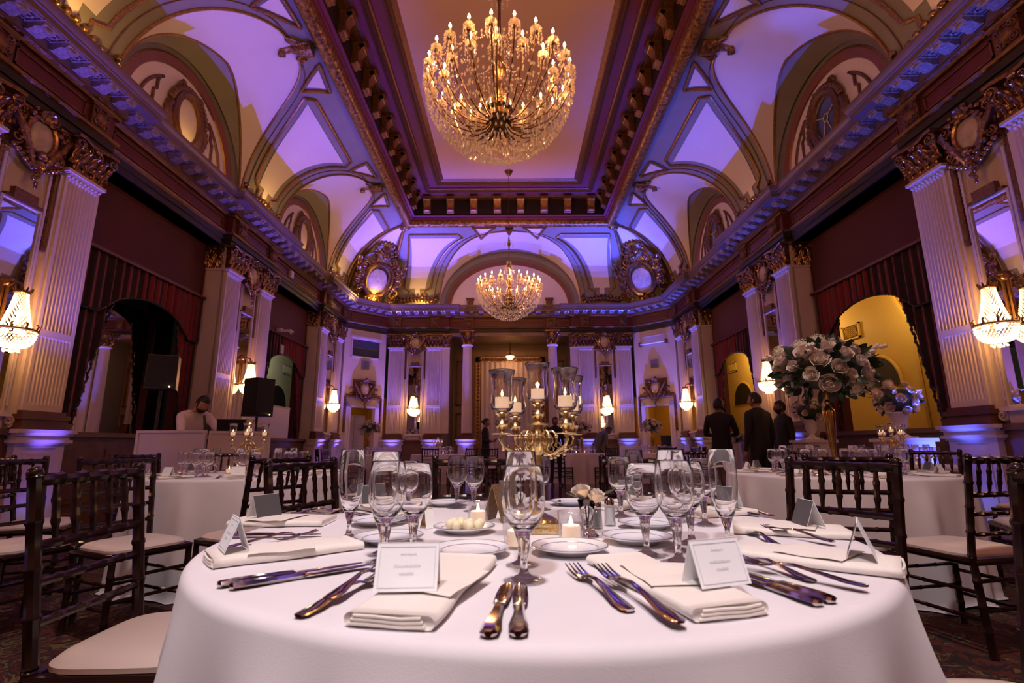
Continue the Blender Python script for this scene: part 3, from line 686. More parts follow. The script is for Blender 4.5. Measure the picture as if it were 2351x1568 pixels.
for q in range(4):
    x0 = -0.46+0.46*(q % 2); z0 = 2.72+0.26*(q//2)
    KU(MB().bx(x0+0.006, x0+0.454, 0.0, 0.01, z0+0.006, z0+0.254)).build('pane', M['pane'], wn, smooth=False)
for Mx, nm, lb in ((Ml, 'left', 'small grey wall speaker below the dark four-pane window'), (Mr, 'right', 'small grey wall speaker above the right corner doorway crest')):
    t = thing('wall_speaker', lb, 'speaker'); t.matrix_local = Mx
    KU(MB().bx(-0.12, 0.12, 0.0, 0.05, 2.34, 2.6)).build('housing', mat('grey_paint_'+nm, (0.2, 0.2, 0.24), 0.6, bump=0.1), t, smooth=False)
    KU(MB().bx(-0.10, 0.10, 0.05, 0.06, 2.36, 2.58)).build('speaker_mesh', mat('grey_mesh_'+nm, (0.15, 0.16, 0.2), 0.6, bump=0.4, bscale=200), t, smooth=False)
t = thing('projection_screen', 'rolled-up projection screen on the right canted wall', 'screen'); t.matrix_local = Mr
KU(MB().tube([(-0.45, 0.07, 3.12), (0.45, 0.07, 3.12)], 0.03, 10)).build('screen_roll', M['whitepanel'], t)
for x in (-0.45, 0.45): KU(MB().bx(x-0.03, x+0.03, 0, 0.1, 3.05, 3.18)).build('bracket', M['browngold'], t, smooth=False)
for z in (3.35,): KU(MB().bx(-0.5, 0.5, 0, 0.03, z, z+0.04)).build('rail', M['plaster'], t, smooth=False)
# ---------------------------------------------------------------- coved ceiling with lunettes, coffer
ce = struct(empty('ceiling'))
Z0, RC = 4.5, 1.95; TA = math.radians(78); GA, GB = 1.5, 2.3
RXx, RYy = 3.05, 13.9
def base_pt(s):
    if s <= 14.95: return (-5.0, s)
    if s <= 16.364: q = (s-14.95)/1.414; return (-5+q, 14.95+q)
    return (-4.0+(s-16.364), 15.97)
def ring_pt(s):
    if s <= RYy: return (-RXx, s)
    x = -4.0+(s-16.364) if s > 16.364 else -9
    return (max(-RXx, x), RYy)
SB = 20.364
def SF(s, t, off=0.0, sx=1):
    """point on the left half of the cove; s runs along the wall, t is the angle up the quarter circle"""
    b, r = base_pt(s), ring_pt(s)
    dx, dy = b[0]-r[0], b[1]-r[1]; L = math.hypot(dx, dy)
    c, sn = math.cos(t), math.sin(t)
    x, y, z = r[0]+dx*c, r[1]+dy*c, Z0+RC*sn
    nx, ny, nz = dx/L*c, dy/L*c, sn
    return (sx*(x-off*nx), y-off*ny, z-off*nz)
def gq(t, a): return a*math.sqrt(max(0.0, 1-(t/TA)**2))
def pier(sx, Lf, Rf, ns, nm='cove'):
    m = MB(); nt = 26
    m.grid(lambda u, v: SF(Lf(v*PI/2)*(1-u)+Rf(v*PI/2)*u, v*PI/2, 0, sx), ns, nt)
    return RU(m).build(nm, M['taupe'], ce)
def strip(sx, pts, name, mt, parent, off=0.012):
    pass
def panel(sx, Lf, Rf, t0, t1, par, notch=True, border=True, lab='cove_panel'):
    """white panel between two boundary curves, with a stepped foot and a gold beaded border"""
    m = MB()
    m.grid(lambda u, v: SF(Lf(t0+(t1-t0)*v)*(1-u)+Rf(t0+(t1-t0)*v)*u, t0+(t1-t0)*v, 0.012, sx), 8, 20)
    c = (Lf(t0)+Rf(t0))/2; hw = (Rf(t0)-Lf(t0))/2
    if notch: m.grid(lambda u, v: SF(c-hw*0.3+hw*0.6*u, t0-0.13+0.131*v, 0.012, sx), 2, 2)
    p = RU(m).build(lab, M['white'], par)
    if border:
        e = 0.17; pts = []
        N = 18
        for i in range(N+1): t = t0+(t1-t0)*i/N; pts.append((Lf(t)-e, t))
        pts.append((Lf(t1)-e*0.2, t1+e/RC)); pts.append((Rf(t1)+e*0.2, t1+e/RC))
        for i in range(N, -1, -1): t = t0+(t1-t0)*i/N; pts.append((Rf(t)+e, t))
        if notch: pts += [(c+hw*0.3+e, t0-0.05), (c+hw*0.3+e, t0-0.18), (c-hw*0.3-e, t0-0.18), (c-hw*0.3-e, t0-0.05)]
        q = []
        for (a, b), (a2, b2) in zip(pts, pts[1:]+pts[:1]):
            n = max(1, int(math.hypot(a2-a, (b2-b)*RC)/0.05))
            for i in range(n): q.append(SF(a+(a2-a)*i/n, b+(b2-b)*i/n, 0.02, sx))
        RU(MB().tube(q, [0.034 if i % 2 else 0.022 for i in range(len(q))], 5, closed=True)).build('beaded_border', M['goldline'], p)
    return p
def tri(sx, pts, par):
    m = MB(); (a, b, c) = pts
    n = 4
    def P(u, v): return tuple(a[i]+(b[i]-a[i])*u*(1-v)+(c[i]-a[i])*v for i in (0, 1))
    m.grid(lambda u, v: SF(*P(u, v), 0.012, sx), n, n)
    p = RU(m).build('triangle_panel', M['white'], par)
    cx = ((a[0]+b[0]+c[0])/3, (a[1]+b[1]+c[1])/3); q = []
    big = [(cx[0]+(k[0]-cx[0])*1.55, cx[1]+(k[1]-cx[1])*1.55) for k in pts]
    for (s0, t_0), (s1, t_1) in zip(big, big[1:]+big[:1]):
        for i in range(8): q.append(SF(s0+(s1-s0)*i/8, min(1.55, t_0+(t_1-t_0)*i/8), 0.02, sx))
    RU(MB().tube(q, [0.036 if i % 2 else 0.024 for i in range(len(q))], 5, closed=True)).build('beaded_border', M['goldline'], p)
def groin_line(sx, cs, a, par, side):
    for d, r, mt in ((0.02, 0.022, 'goldline'), (0.20, 0.008, 'browngold')):
        q = [SF(cs+side*(gq(t, a)+d), t, 0.012, sx) for t in [TA*i/30 for i in range(31)]]
        RU(MB().tube(q, r, 5)).build('rib_moulding', M[mt], par)
def penetration(sx, cs, a, arch, par):
    m = MB(); NP_, NK = 44, 8
    def fn(u, v):
        ph = PI*u; t = TA*(1-abs(1-2*u)); sg = 1 if u < 0.5 else -1
        g = Vector(SF(cs+sg*gq(t, a), t, 0, sx)); A = Vector(arch(ph))
        return tuple(A.lerp(g, v))
    VB = 0.3
    o = RU(m.grid(lambda u, v: fn(u, VB+(1-VB)*v), NP_, NK)).build('lunette_vault', M['white'], par)
    RU(MB().grid(lambda u, v: fn(u, VB*v), NP_, 3)).build('arch_face_band', M['taupe'], o)
    RU(MB().tube([fn(i/60, VB) for i in range(61)], 0.022, 5)).build('arch_edge_moulding', M['goldline'], o)
    return o
RIB = 0.53
def pier_panels(sx, c0, c1, par):
    def L(t): return c0+max(gq(t, GA)+RIB, 1.25)
    def R(t): return c1-max(gq(t, GA)+RIB, 1.25)
    panel(sx, L, R, 0.30, 1.20, par)
    for c, sg in ((c0, 1), (c1, -1)):
        tri(sx, [(c+sg*0.52, 1.45), (c+sg*0.98, 1.43), (c+sg*0.86, 1.27)], par)
for sx in (1, -1):                       # sx = 1 builds the left half (x < 0), -1 mirrors it to the right
    bays = list(BAYS)
    pier(sx, lambda t: -3.4, lambda t: bays[0]-gq(t, GA), 4)
    for c0, c1 in zip(bays, bays[1:]):
        p = pier(sx, lambda t: c0+gq(t, GA), lambda t: c1-gq(t, GA), 10)
        pier_panels(sx, c0, c1, p)
    p = pier(sx, lambda t: bays[-1]+gq(t, GA), lambda t: SB-gq(t, GB), 60)
    c0 = bays[-1]
    panel(sx, lambda t: c0+max(gq(t, GA)+RIB, 1.2), lambda t: 14.42, 0.30, 1.20, p)
    tri(sx, [(c0+0.52, 1.45), (c0+0.98, 1.43), (c0+0.86, 1.27)], p)
    panel(sx, lambda t: 15.12, lambda t: 16.2, 0.2, 1.40, p, notch=False)
    panel(sx, lambda t: 16.98+0.25*t, lambda t: SB-max(gq(t, GB)+RIB, 1.35), 0.30, 1.20, p)
    tri(sx, [(SB-0.55, 1.42), (SB-1.0, 1.42), (SB-0.85, 1.24)], p)
    for cs in bays:
        for sd in (-1, 1): groin_line(sx, cs, GA, ce, sd)
    groin_line(sx, SB, GB, ce, -1)
    # lunettes over the bays
    for cs in bays:
        pv = penetration(sx, cs, GA, lambda ph: (-sx*5.02, cs+GA*math.cos(ph), Z0+1.5*math.sin(ph)), ce)
        Mx = SIDE(-sx, cs) @ T(0, -0.02*K, (Z0+0.10)*K)
        lun = put('lunette', KU(MB().prism([(1.3*math.cos(i*PI/24), 1.3*math.sin(i*PI/24)) for i in range(25)]+[(-1.3, -0.1), (1.3, -0.1)], 0.10, 0.20, M=RX(PI/2))).mesh('lunette', M['white'], False), ce, Mx)
        def ring(r0, y0, r1, y1, mt, nm, n=32):
            m = MB(); m.grid(lambda u, v: ((r0+(r1-r0)*v)*math.cos(PI*u), y0+(y1-y0)*v, (r0+(r1-r0)*v)*math.sin(PI*u)), n, 1)
            return KU(m).build(nm, M[mt], lun)
        ring(1.52, 0.03, 1.50, -0.01, 'goldline', 'arch_edge'); ring(1.50, 0.0, 1.36, -0.06, 'taupe2', 'arch_band')
        ring(1.36, -0.06, 1.32, -0.04, 'goldline', 'arch_fillet'); ring(1.32, -0.04, 1.20, -0.07, 'redband', 'arch_red_band'); ring(1.20, -0.07, 1.18, -0.11, 'goldline', 'arch_inner_fillet')
        ov = MB()
        el = lambda q, y: [(0.27*q*math.cos(i*PI/16), y, 0.47+0.37*q*math.sin(i*PI/16)) for i in range(32)]
        ov.tube(el(1.17, -0.05), 0.075, 8, closed=True); ov.tube(el(1.0, -0.03), 0.022, 6, closed=True)
        for k in range(18):
            aa = PI*0.1+k*PI*0.8/17
            ov.ball((0.44*math.cos(aa), -0.03, 0.47+0.50*math.sin(aa)), 0.055, 6, 5)
        for sg in (-1, 1):
            ov.tube([(sg*(0.40+0.05*math.sin(i*0.5)), -0.05, 0.55-0.05*i) for i in range(10)], [0.05+0.015*(i % 2) for i in range(10)], 6)
            spiral(ov, sg*0.22, -0.05, 0.95, 0.09, sg, 0.03)
        ov.box((0, -0.06, 0.06), (0.5, 0.08, 0.1))
        cart = KU(ov).build('oval_cartouche', M['browngold'], lun)
        mtl = 'plaster' if sx > 0 else 'pane'
        pn = KU(MB().prism([(0.27*math.cos(i*PI/16), 0.37*math.sin(i*PI/16)) for i in range(32)], 0.0, 0.02, M=T(0, -0.055, 0.47) @ RX(PI/2))).build('oval_pane', M[mtl], cart, smooth=False)
        if sx < 0:
            mu = MB()
            for aa in (0.35, PI-0.35, PI+1.1, -1.1): mu.tube([(0.05*math.cos(aa), -0.045, 0.47+0.06*math.sin(aa)), (0.26*math.cos(aa), -0.045, 0.47+0.36*math.sin(aa))], 0.008, 5)
            mu.tube([(0.05*math.cos(i*PI/6), -0.045, 0.47+0.07*math.sin(i*PI/6)) for i in range(12)], 0.009, 5, closed=True)
            mu.tube(el(0.97, -0.045), 0.016, 5, closed=True)
            KU(mu).build('muntin', M['plaster'], cart)
        mo = MB()
        for sg in (-1, 1):
            out = [(sg*1.0*math.cos(a_), -0.09, 1.0*math.sin(a_)) for a_ in [0.12+i*0.85/10 for i in range(11)]]
            inn = [(sg*(0.52+0.06*math.sin(i*0.6)), -0.09, 0.92-0.08*i) for i in range(11)]
            inn = [(sg*0.60, -0.09, 0.80), (sg*0.66, -0.09, 0.70), (sg*0.66, -0.09, 0.55), (sg*0.72, -0.09, 0.5), (sg*0.72, -0.09, 0.12)]
            mo.tube(out+inn, 0.026, 6, closed=True)
        KU(mo).build('swept_moulding', M['browngold'], lun)
        sl = MB().bx(-1.5, 1.5, -0.1, 0.05, 0.0, 0.06); KU(sl).build('lunette_sill', M['redband'], lun, smooth=False)
# great arch on the back wall
m = MB()
pvf = (lambda u, v: None or ((lambda ph, t, sg: tuple(Vector((2.3*math.cos(ph), 16.0, Z0+1.85*math.sin(ph))).lerp(Vector(SF(SB-gq(t, GB), t, 0, -sg)), v)))(PI*u, TA*(1-abs(1-2*u)), 1 if u < 0.5 else -1)))
RU(MB().grid(lambda u, v: pvf(u, 0.2+0.8*v), 56, 8)).build('lunette_vault', M['white'], ce)
RU(MB().grid(lambda u, v: pvf(u, 0.2*v), 56, 3)).build('arch_face_band', M['taupe'], ce)
Mx = FR(0, 15.97, PI) @ T(0, 0, Z0*K)
lun = put('lunette', KU(MB().prism([(2.05*math.cos(i*PI/30), 1.62*math.sin(i*PI/30)) for i in range(31)], 0.12, 0.2, M=RX(PI/2))).mesh('lunette_back', M['white'], False), ce, Mx)
def ringe(a0, b0, y0, a1, b1, y1, mt, nm):
    KU(MB().grid(lambda u, v: ((a0+(a1-a0)*v)*math.cos(PI*u), y0+(y1-y0)*v, (b0+(b1-b0)*v)*math.sin(PI*u)), 40, 1)).build(nm, M[mt], lun)
ringe(2.33, 1.88, 0.02, 2.3, 1.85, -0.02, 'goldline', 'arch_edge'); ringe(2.3, 1.85, 0, 2.17, 1.7, -0.02, 'taupe', 'arch_band'); ringe(2.17, 1.7, -0.02, 2.08, 1.6, -0.08, 'taupe2', 'arch_soffit'); ringe(2.08, 1.6, -0.08, 1.95, 1.47, -0.1, 'redband', 'arch_red_band'); ringe(1.95, 1.47, -0.1, 1.93, 1.45, -0.13, 'goldline', 'arch_inner_fillet')
for x in (-1.3, 1.3): KU(MB().bx(x-0.1, x+0.1, -0.1, 0.02, 0.0, 0.22).bx(x-0.13, x+0.13, -0.1, 0.04, 0.22, 0.27)).build('arch_stop', M['browngold'], lun, smooth=False)
# corner ribs and gilt corner cartouches
for sx in (1, -1):
    for s in (14.83, 16.5):
        q = [SF(s, t, 0.03, sx) for t in [0.05+1.5*i/60 for i in range(61)]]
        RU(MB().tube(q, [0.05 if i % 2 else 0.034 for i in range(61)], 6)).build('corner_rib', M['goldline'], ce)
    Mx = FR(-sx*4.5, 15.45, -sx*PI*0.75) @ T(0, 0.16*K, 4.5*K) @ RX(math.radians(-27)) @ SCL(1.1, 1, 1.2)
    m = MB(); r = random.Random(3)
    for sg in (-1, 1):
        side = [(sg*0.06, 0.16), (sg*0.22, 0.2), (sg*0.34, 0.36), (sg*0.40, 0.6), (sg*0.36, 0.82), (sg*0.26, 0.94), (sg*0.14, 0.99), (0, 1.0)]
        m.tube([(x, 0.05, z) for x, z in side], [0.06, 0.07, 0.08, 0.085, 0.09, 0.08, 0.07, 0.07], 8)
        for (x, z, q, rr) in ((0.5, 0.85, 0.17, 1), (0.56, 0.3, 0.15, -1), (0.3, 1.12, 0.14, 1), (0.16, 0.06, 0.11, -1), (0.62, 0.6, 0.12, 1)): spiral(m, sg*x, 0.04, z, q, sg*rr, 0.045)
        for k in range(16): m.ball((sg*(0.45+0.22*r.random()), 0.03+0.05*r.random(), 0.05+1.0*r.random()), 0.05+0.04*r.random(), 6, 5)
        for k in range(4):
            lf = MB(); leaf_patch(lf, 0, 0, 0, 0.2, 0.34, 0.12); m.join(lf, T(sg*(0.5+0.05*k), 0.04, 0.05+0.25*k) @ RY(sg*(0.5-0.1*k)))
    for k in range(9):
        a_ = PI*(0.08+0.84*k/8); m.tube([(0, 0.07, 1.22), (0.14*math.cos(a_), 0.12, 1.22+0.17*math.sin(a_)), (0.25*math.cos(a_), 0.08, 1.22+0.28*math.sin(a_))], [0.02, 0.045, 0.03], 6)
        m.ball((0.33*math.cos(a_), 0.05, 1.26+0.36*math.sin(a_)), 0.06, 6, 5)
    m.ball((0, 0.1, 1.24), 0.1, 10, 6)
    for k in range(3):
        lf = MB(); leaf_patch(lf, 0, 0, 0, 0.22, 0.32, 0.12); m.join(lf, T((k-1)*0.12, 0.02, 0.2) @ RY(PI+0.3*(k-1)))
    cc = KU(m).build('corner_cartouche', M['gold'], ce, M=Mx)
    sh = MB().grid(lambda u, v: ((u-0.5)*0.62*math.sqrt(max(0.02, 1-(2*v-1)**2*0.9)), 0.02+0.05*math.sin(PI*u)*math.sin(PI*v), 0.2+0.66*v), 8, 8)
    KU(sh).build('shield', M['marble'], cc)
    # scrolled gilt frieze along the foot of the cove piers
    for s0, s1 in ((4.1, 5.6), (8.65, 10.1), (13.2, 14.6), (16.6, 18.0)):
        g = MB(); n = 12
        for k in range(n):
            s = s0+(s1-s0)*(k+0.5)/n; p = Vector(SF(s, 0.05, 0.05, sx)); b = Vector(SF(s, 0.05, 0.0, sx)); d = (p-b).normalized()
            e = abs(2*(k+0.5)/n-1); hgt = 0.12+0.16*(1-e)+(0.15 if k in (0, n-1) else 0)
            g.ball(p+Vector((0, 0, hgt*0.4)), 0.07, 7, 5); g.ball(p+Vector((0, 0, hgt*0.9))+d*0.02, 0.05, 7, 5)
            q = [p+Vector((0, 0, hgt*0.5))+Vector((d.y, -d.x, 0))*0.07*math.cos(a_)+Vector((0, 0, 1))*0.09*math.sin(a_) for a_ in [i*PI/6 for i in range(12)]]
            g.tube(q, 0.022, 5, closed=True)
        RU(g).build('gilt_scroll_frieze', M['gold'], ce)
# coffer ring
def rect_sweep(prof):
    path = [(-RXx, -3.3), (-RXx, RYy), (RXx, RYy), (RXx, -3.3)]
    mts = [(1, 0), (1, -1), (-1, -1), (-1, 0)]
    m = MB(); n = len(prof); v = []
    for (x, y), (mx, my) in zip(path, mts):
        for (q, z) in prof: v.append((x+mx*q, y+my*q, z))
    m.add(v, [(i*n+k, i*n+k+1, (i+1)*n+k+1, (i+1)*n+k) for i in range(3) for k in range(n-1)]); return RU(m)
tor = [(0.06+0.13*math.cos(a_), 6.44-0.13*math.sin(a_)) for a_ in [-0.2+i*(PI+0.4)/12 for i in range(13)]][::-1]
M['leafgold'] = mat('leaf_carved_gold', (0.46, 0.24, 0.085), 0.34, metal=0.75, noise_amt=0.75, scale=16, bump=1.0, bscale=16)
rect_sweep([(-0.12, 6.45)]+tor).build('carved_ring', M['leafgold'], ce)
rect_sweep([(0.18, 6.44), (0.2, 6.5), (0.23, 6.5), (0.24, 6.55), (0.30, 6.56), (0.30, 6.6)]).build('ring_fillet', M['purple'], ce, ang=0.4)
rect_sweep([(0.30, 6.58), (0.30, 7.06)]).build('dark_coffer_frieze', M['dark'], ce)
rect_sweep([(0.30, 7.06), (0.42, 7.07), (0.44, 7.12), (0.52, 7.125)]).build('coffer_fillet', M['browngold'], ce, ang=0.4)
rect_sweep([(0.52, 7.125), (0.66, 7.125)]).build('coffer_plum_band', M['purple'], ce)
rect_sweep([(0.66, 7.125), (0.67, 7.09), (0.71, 7.07), (0.72, 7.10), (0.77, 7.075), (0.79, 7.11), (0.82, 7.13)]).build('coffer_gilt_band', M['browngold'], ce, ang=0.4)
rect_sweep([(0.82, 7.13), (0.82, 7.16), (1.02, 7.16)]).build('coffer_plum_band', M['purple'], ce, ang=0.4)
rect_sweep([(1.02, 7.16), (1.03, 7.12), (1.07, 7.10), (1.09, 7.14), (1.14, 7.12), (1.16, 7.15), (1.22, 7.17), (1.27, 7.2)]).build('coffer_gilt_band', M['browngold'], ce, ang=0.4)
cp = RU(MB().bx(-1.8, 1.8, -3.4, 12.66, 7.19, 7.28)).build('ceiling_panel', M['ceiling'], ce, smooth=False); cp['label'] = 'flat rose-tinted centre panel of the coffered ceiling'
RU(MB().bx(-5.3, 5.3, -3.5, 16.5, 7.32, 7.4)).build('attic_deck', M['dark'], ce, smooth=False)
con = MB().prism([(0, 6.62), (0, 7.05), (0.2, 7.05), (0.21, 6.98), (0.15, 6.9), (0.09, 6.8), (0.10, 6.7), (0.05, 6.63)], -0.1, 0.1, M=Matrix(((0, 0, 1, 0), (1, 0, 0, 0), (0, 1, 0, 0), (0, 0, 0, 1))))
con.tube([(-0.1, 0.17, 7.0), (0.1, 0.17, 7.0)], 0.05, 10).tube([(-0.1, 0.08, 6.7), (0.1, 0.08, 6.7)], 0.04, 8); con.bx(-0.12, 0.12, 0, 0.23, 7.03, 7.06)
for x in (-0.085, 0.085): con.bx(x-0.02, x+0.02, 0.0, 0.12, 6.66, 7.0)
shm('coffer_bracket', con, 'goldline')
for k in range(8): put('coffer_bracket', SH['coffer_bracket'], ce, FR(-2.38+4.76*k/7, RYy-0.30, PI))
for k in range(18):
    y = 13.25-0.68*k
    for sx in (-1, 1): put('coffer_bracket', SH['coffer_bracket'], ce, FR(sx*(RXx-0.30), y, PI/2*sx))
# leafy scrolls where the ribs meet the ring
for sx in (1, -1):
    for cs in BAYS[1:]:
        p = SF(cs, 1.5, 0.0, sx); m = MB()
        m.tube([(0, 0.0, -0.05), (0, -0.18, -0.08), (0, -0.35, -0.03), (0, -0.48, -0.07), (0, -0.5, -0.16), (0, -0.44, -0.17)], [0.13, 0.11, 0.08, 0.07, 0.06, 0.04], 8)
        for sg in (-1, 1):
            lf = MB(); leaf_patch(lf, 0, 0, 0, 0.2, 0.35, 0.08); m.join(lf, T(sg*0.08, -0.05, -0.08) @ RZ(sg*0.5) @ RX(PI/2+0.2))
        KU(m).build('rib_scroll', M['leafgold'], ce, M=T(*RM(*p)) @ RZ(-PI/2*sx))
p = SF(SB, 1.5); m = MB().tube([(0, 0.0, -0.05), (0, -0.18, -0.08), (0, -0.35, -0.03), (0, -0.45, -0.1)], [0.13, 0.11, 0.08, 0.04], 8)
KU(m).build('rib_scroll', M['leafgold'], ce, M=T(*RM(*p)) @ RZ(PI))
for sx in (-1, 1): KU(MB().ball((0, 0, 0), 0.16, 8, 6).ball((0.1*sx, 0.1, -0.05), 0.1, 8, 6)).build('ring_corner_boss', M['leafgold'], ce, M=T(*RM(sx*RXx, RYy, 6.4)))
# ---------------------------------------------------------------- curtains, mirrors, sconces, chandeliers
ORD = {4.85: 'nearest', 9.38: 'second', 13.91: 'third', 0.32: 'beside the photographer'}
SIDE_N = {-1: 'left', 1: 'right'}
def curtain(sx, yb, lab):
    o = OFF*sx; Mb = SIDE(sx, yb)
    t = thing('curtain', lab, 'curtain', group='striped curtains in the wall bays'); t.matrix_local = Mb
    fold = lambda x, a=0.022: a*math.sin(x*2*PI/0.15)+0.008*math.sin(x*31)
    def arch(x):
        q = (x-o)/OW0
        return 2.0+0.13*(1-q*q) if abs(q) < 1 else 2.0-0.25*min(1, (abs(q)-1)*2)
    v = MB().grid(lambda u, w: (-1.33+2.66*u, -0.33+fold(-1.33+2.66*u), 2.55+(arch(-1.33+2.66*u)-2.55)*w), 220, 4)
    KU(v).build('valance', M['curtain'], t)
    fr = MB()
    pts = [(-1.33+2.66*i/80, -0.33, arch(-1.33+2.66*i/80)) for i in range(81)]
    fr.tube(pts, [0.022 if i % 2 else 0.012 for i in range(81)], 5)
    KU(fr).build('fringe', M['black'], t)
    KU(MB().bx(-1.35, 1.35, -0.36, -0.28, 2.53, 2.57)).build('rail', M['frieze'], t, smooth=False)
    for sg in (-1, 1):
        def edge(z): w = max(0, (2.1-z)/1.9); return o+sg*(OW0+0.40*w**0.9+0.012*math.sin(z*42))
        d = MB().grid(lambda u, w: (lambda z: (sg*1.33+(edge(z)-sg*1.33)*u, -0.37+fold((sg*1.33+(edge(z)-sg*1.33)*u), 0.025), z))(2.3-2.1*w), 70, 24)
        p = KU(d).build('drape', M['curtain'], t)
        KU(MB().tube([(edge(2.05-i*0.03), -0.36, 2.05-i*0.03) for i in range(62)], [0.022 if i % 2 else 0.012 for i in range(62)], 5)).build('fringe', M['black'], p)
curtain(-1, 7.115, 'striped dark red curtain framing the mirrored bay behind the black speaker')
curtain(1, 7.115, 'striped dark red curtain framing the large ochre-lit opening on the right')
curtain(-1, 11.645, 'striped dark red curtain around the sage opening with the security camera')
curtain(1, 11.645, 'striped dark red curtain around the smaller far ochre-lit opening')
curtain(-1, 2.585, 'striped dark red curtain on the left wall beside the camera position')
curtain(1, 2.585, 'striped dark red curtain on the right wall beside the camera position')

# wall mirrors
mg = KU(MB().bx(-0.205, 0.205, -0.055, -0.045, 0.37, 2.49)).mesh('mirror_glass', M['mirror'], False)
mfm = MB(); frame_rect(mfm, -0.225, 0.225, 0.35, 2.51, 0.022, -0.06, -0.03); mfm = KU(mfm).mesh('mirror_frame', M['plaster'], False)
mcr = KU(MB().bx(-0.13, 0.13, -0.06, 0.0, 2.51, 2.63).bx(-0.2, 0.2, -0.06, -0.01, 2.51, 2.54)).mesh('mirror_crest', M['browngold'], False)
msh = MB().bx(-0.23, 0.23, -0.06, 0.06, 0.31, 0.35).bx(-0.2, 0.2, -0.06, 0.0, 0.19, 0.31)
for sg in (-1, 1): spiral(msh, sg*0.27, -0.02, 0.27, 0.06, sg, 0.02)
msh = KU(msh).mesh('mirror_shelf', M['plaster'])
def wall_mirror(Mx, lab):
    t = thing('wall_mirror', lab, 'mirror', group='narrow mirrors between the pilasters'); t.matrix_local = Mx
    for n, me in (('glass', mg), ('frame', mfm), ('crest', mcr), ('shelf', msh)): put(n, me, t)
# sconces
def beads_cone():
    m = MB()
    for j in range(15):
        f = j/14; r = 0.055+0.065*f**1.3; z = 0.40-0.34*f
        for k in range(18): a = 2*PI*(k+0.5*(j % 2))/18; m.octa((r*math.cos(a), r*math.sin(a), z), 0.0095+0.003*f, 0.016)
    return m
def beads_bowl():
    m = MB()
    for j in range(9):
        f = j/8; r = 0.172*math.cos(f*1.15); z = -0.01-0.15*math.sin(f*PI/2)
        for k in range(32): a = 2*PI*(k+0.5*(j % 2))/32; m.octa((r*math.cos(a), r*math.sin(a), z), 0.0145, 0.014)
    return m
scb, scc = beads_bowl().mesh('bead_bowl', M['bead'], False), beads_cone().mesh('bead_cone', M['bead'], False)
br = MB().tube([(0.178*math.cos(i*PI/16), 0.178*math.sin(i*PI/16), 0.015) for i in range(32)], 0.014, 6, closed=True)
br.tube([(0.06*math.cos(i*PI/8), 0.06*math.sin(i*PI/8), 0.42) for i in range(16)], 0.016, 6, closed=True)
for k in range(10):
    a = k*PI/5; br.tube([(0.178*math.cos(a), 0.178*math.sin(a), 0.02), (0.19*math.cos(a), 0.19*math.sin(a), 0.06), (0.175*math.cos(a), 0.175*math.sin(a), 0.075)], [0.012, 0.009, 0.014], 5)
    br.tube([(0.06*math.cos(a), 0.06*math.sin(a), 0.42), (0.085*math.cos(a), 0.085*math.sin(a), 0.47)], [0.012, 0.006], 5)
br.tube([(0, 0.0, 0.43), (0, 0.03, 0.52), (0, 0.1, 0.55), (0, 0.17, 0.5)], 0.014, 6).tube([(0, 0.17, 0.5), (0, 0.19, 0.02)], 0.012, 6)
scr = br.mesh('brass_frame', M['brassd'])
bp = MB().box((0, 0.2, 0.3), (0.08, 0.02, 0.5)).ball((0, 0.19, 0.55), 0.06, 8, 6).mesh('back_plate', M['brassd'])
sbl = MB().ball((0, 0, 0), 0.033, 10, 8).mesh('bulb', M['bulb'])
sdr = MB()
for k in range(10): a = k*PI/5; sdr.ball((0.06*math.cos(a), 0.06*math.sin(a), -0.195-0.012*(k % 2)), 0.014, 6, 4)
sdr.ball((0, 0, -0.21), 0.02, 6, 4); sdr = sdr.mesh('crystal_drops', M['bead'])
def sconce(Mx, lab):
    t = thing('wall_sconce', lab, 'sconce', group='crystal bead wall lights')
    t.matrix_local = Mx @ T(0, 0.15*K, 1.13*K) @ RZ(PI)
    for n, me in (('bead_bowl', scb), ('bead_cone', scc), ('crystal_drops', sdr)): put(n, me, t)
    for n, me in (('brass_frame', scr), ('back_plate', bp)): put(n, me, t)
    for x, y, z in ((0.08, 0, 0), (-0.04, 0.07, 0), (-0.04, -0.07, 0), (0.02, 0, 0.2), (-0.02, 0, 0.11)): put('bulb', sbl, t, T(x, y, z))
    for z in (0.24, 0.0):
        light('POINT', (Mx @ T(0, 0.15*K, 1.13*K)) @ Vector((0, 0.0, z)), P_SCONCE*0.5, (1.0, 0.36, 0.11), size=0.02, name='sconce_light')
for sx in (-1, 1):
    for yc in CLY:
        Mx = SIDE(sx, yc); o = ORD[yc]; sn = SIDE_N[sx]
        if yc < 1: ml, sl = 'narrow mirror on the %s wall alongside the camera position' % sn, 'crystal sconce on the %s wall alongside the camera position' % sn
        else:
            where = {('nearest', -1): 'at the left edge of the room', ('nearest', 1): 'at the right edge of the room'}.get((o, sx), '%s pilaster pair of the %s wall' % (o, sn))
            ml = 'tall narrow mirror between fluted pilasters, %s' % where; sl = 'lit crystal bead sconce on a narrow mirror, %s' % where
        wall_mirror(Mx, ml); sconce(Mx, sl)
for sx in (-1, 1):
    Mx = FR(sx*3.05, 15.95, PI)
    wall_mirror(Mx, 'tall narrow mirror on the far wall, %s of the recess' % SIDE_N[sx]); sconce(Mx, 'lit crystal bead sconce on the far wall, %s of the recess' % SIDE_N[sx])

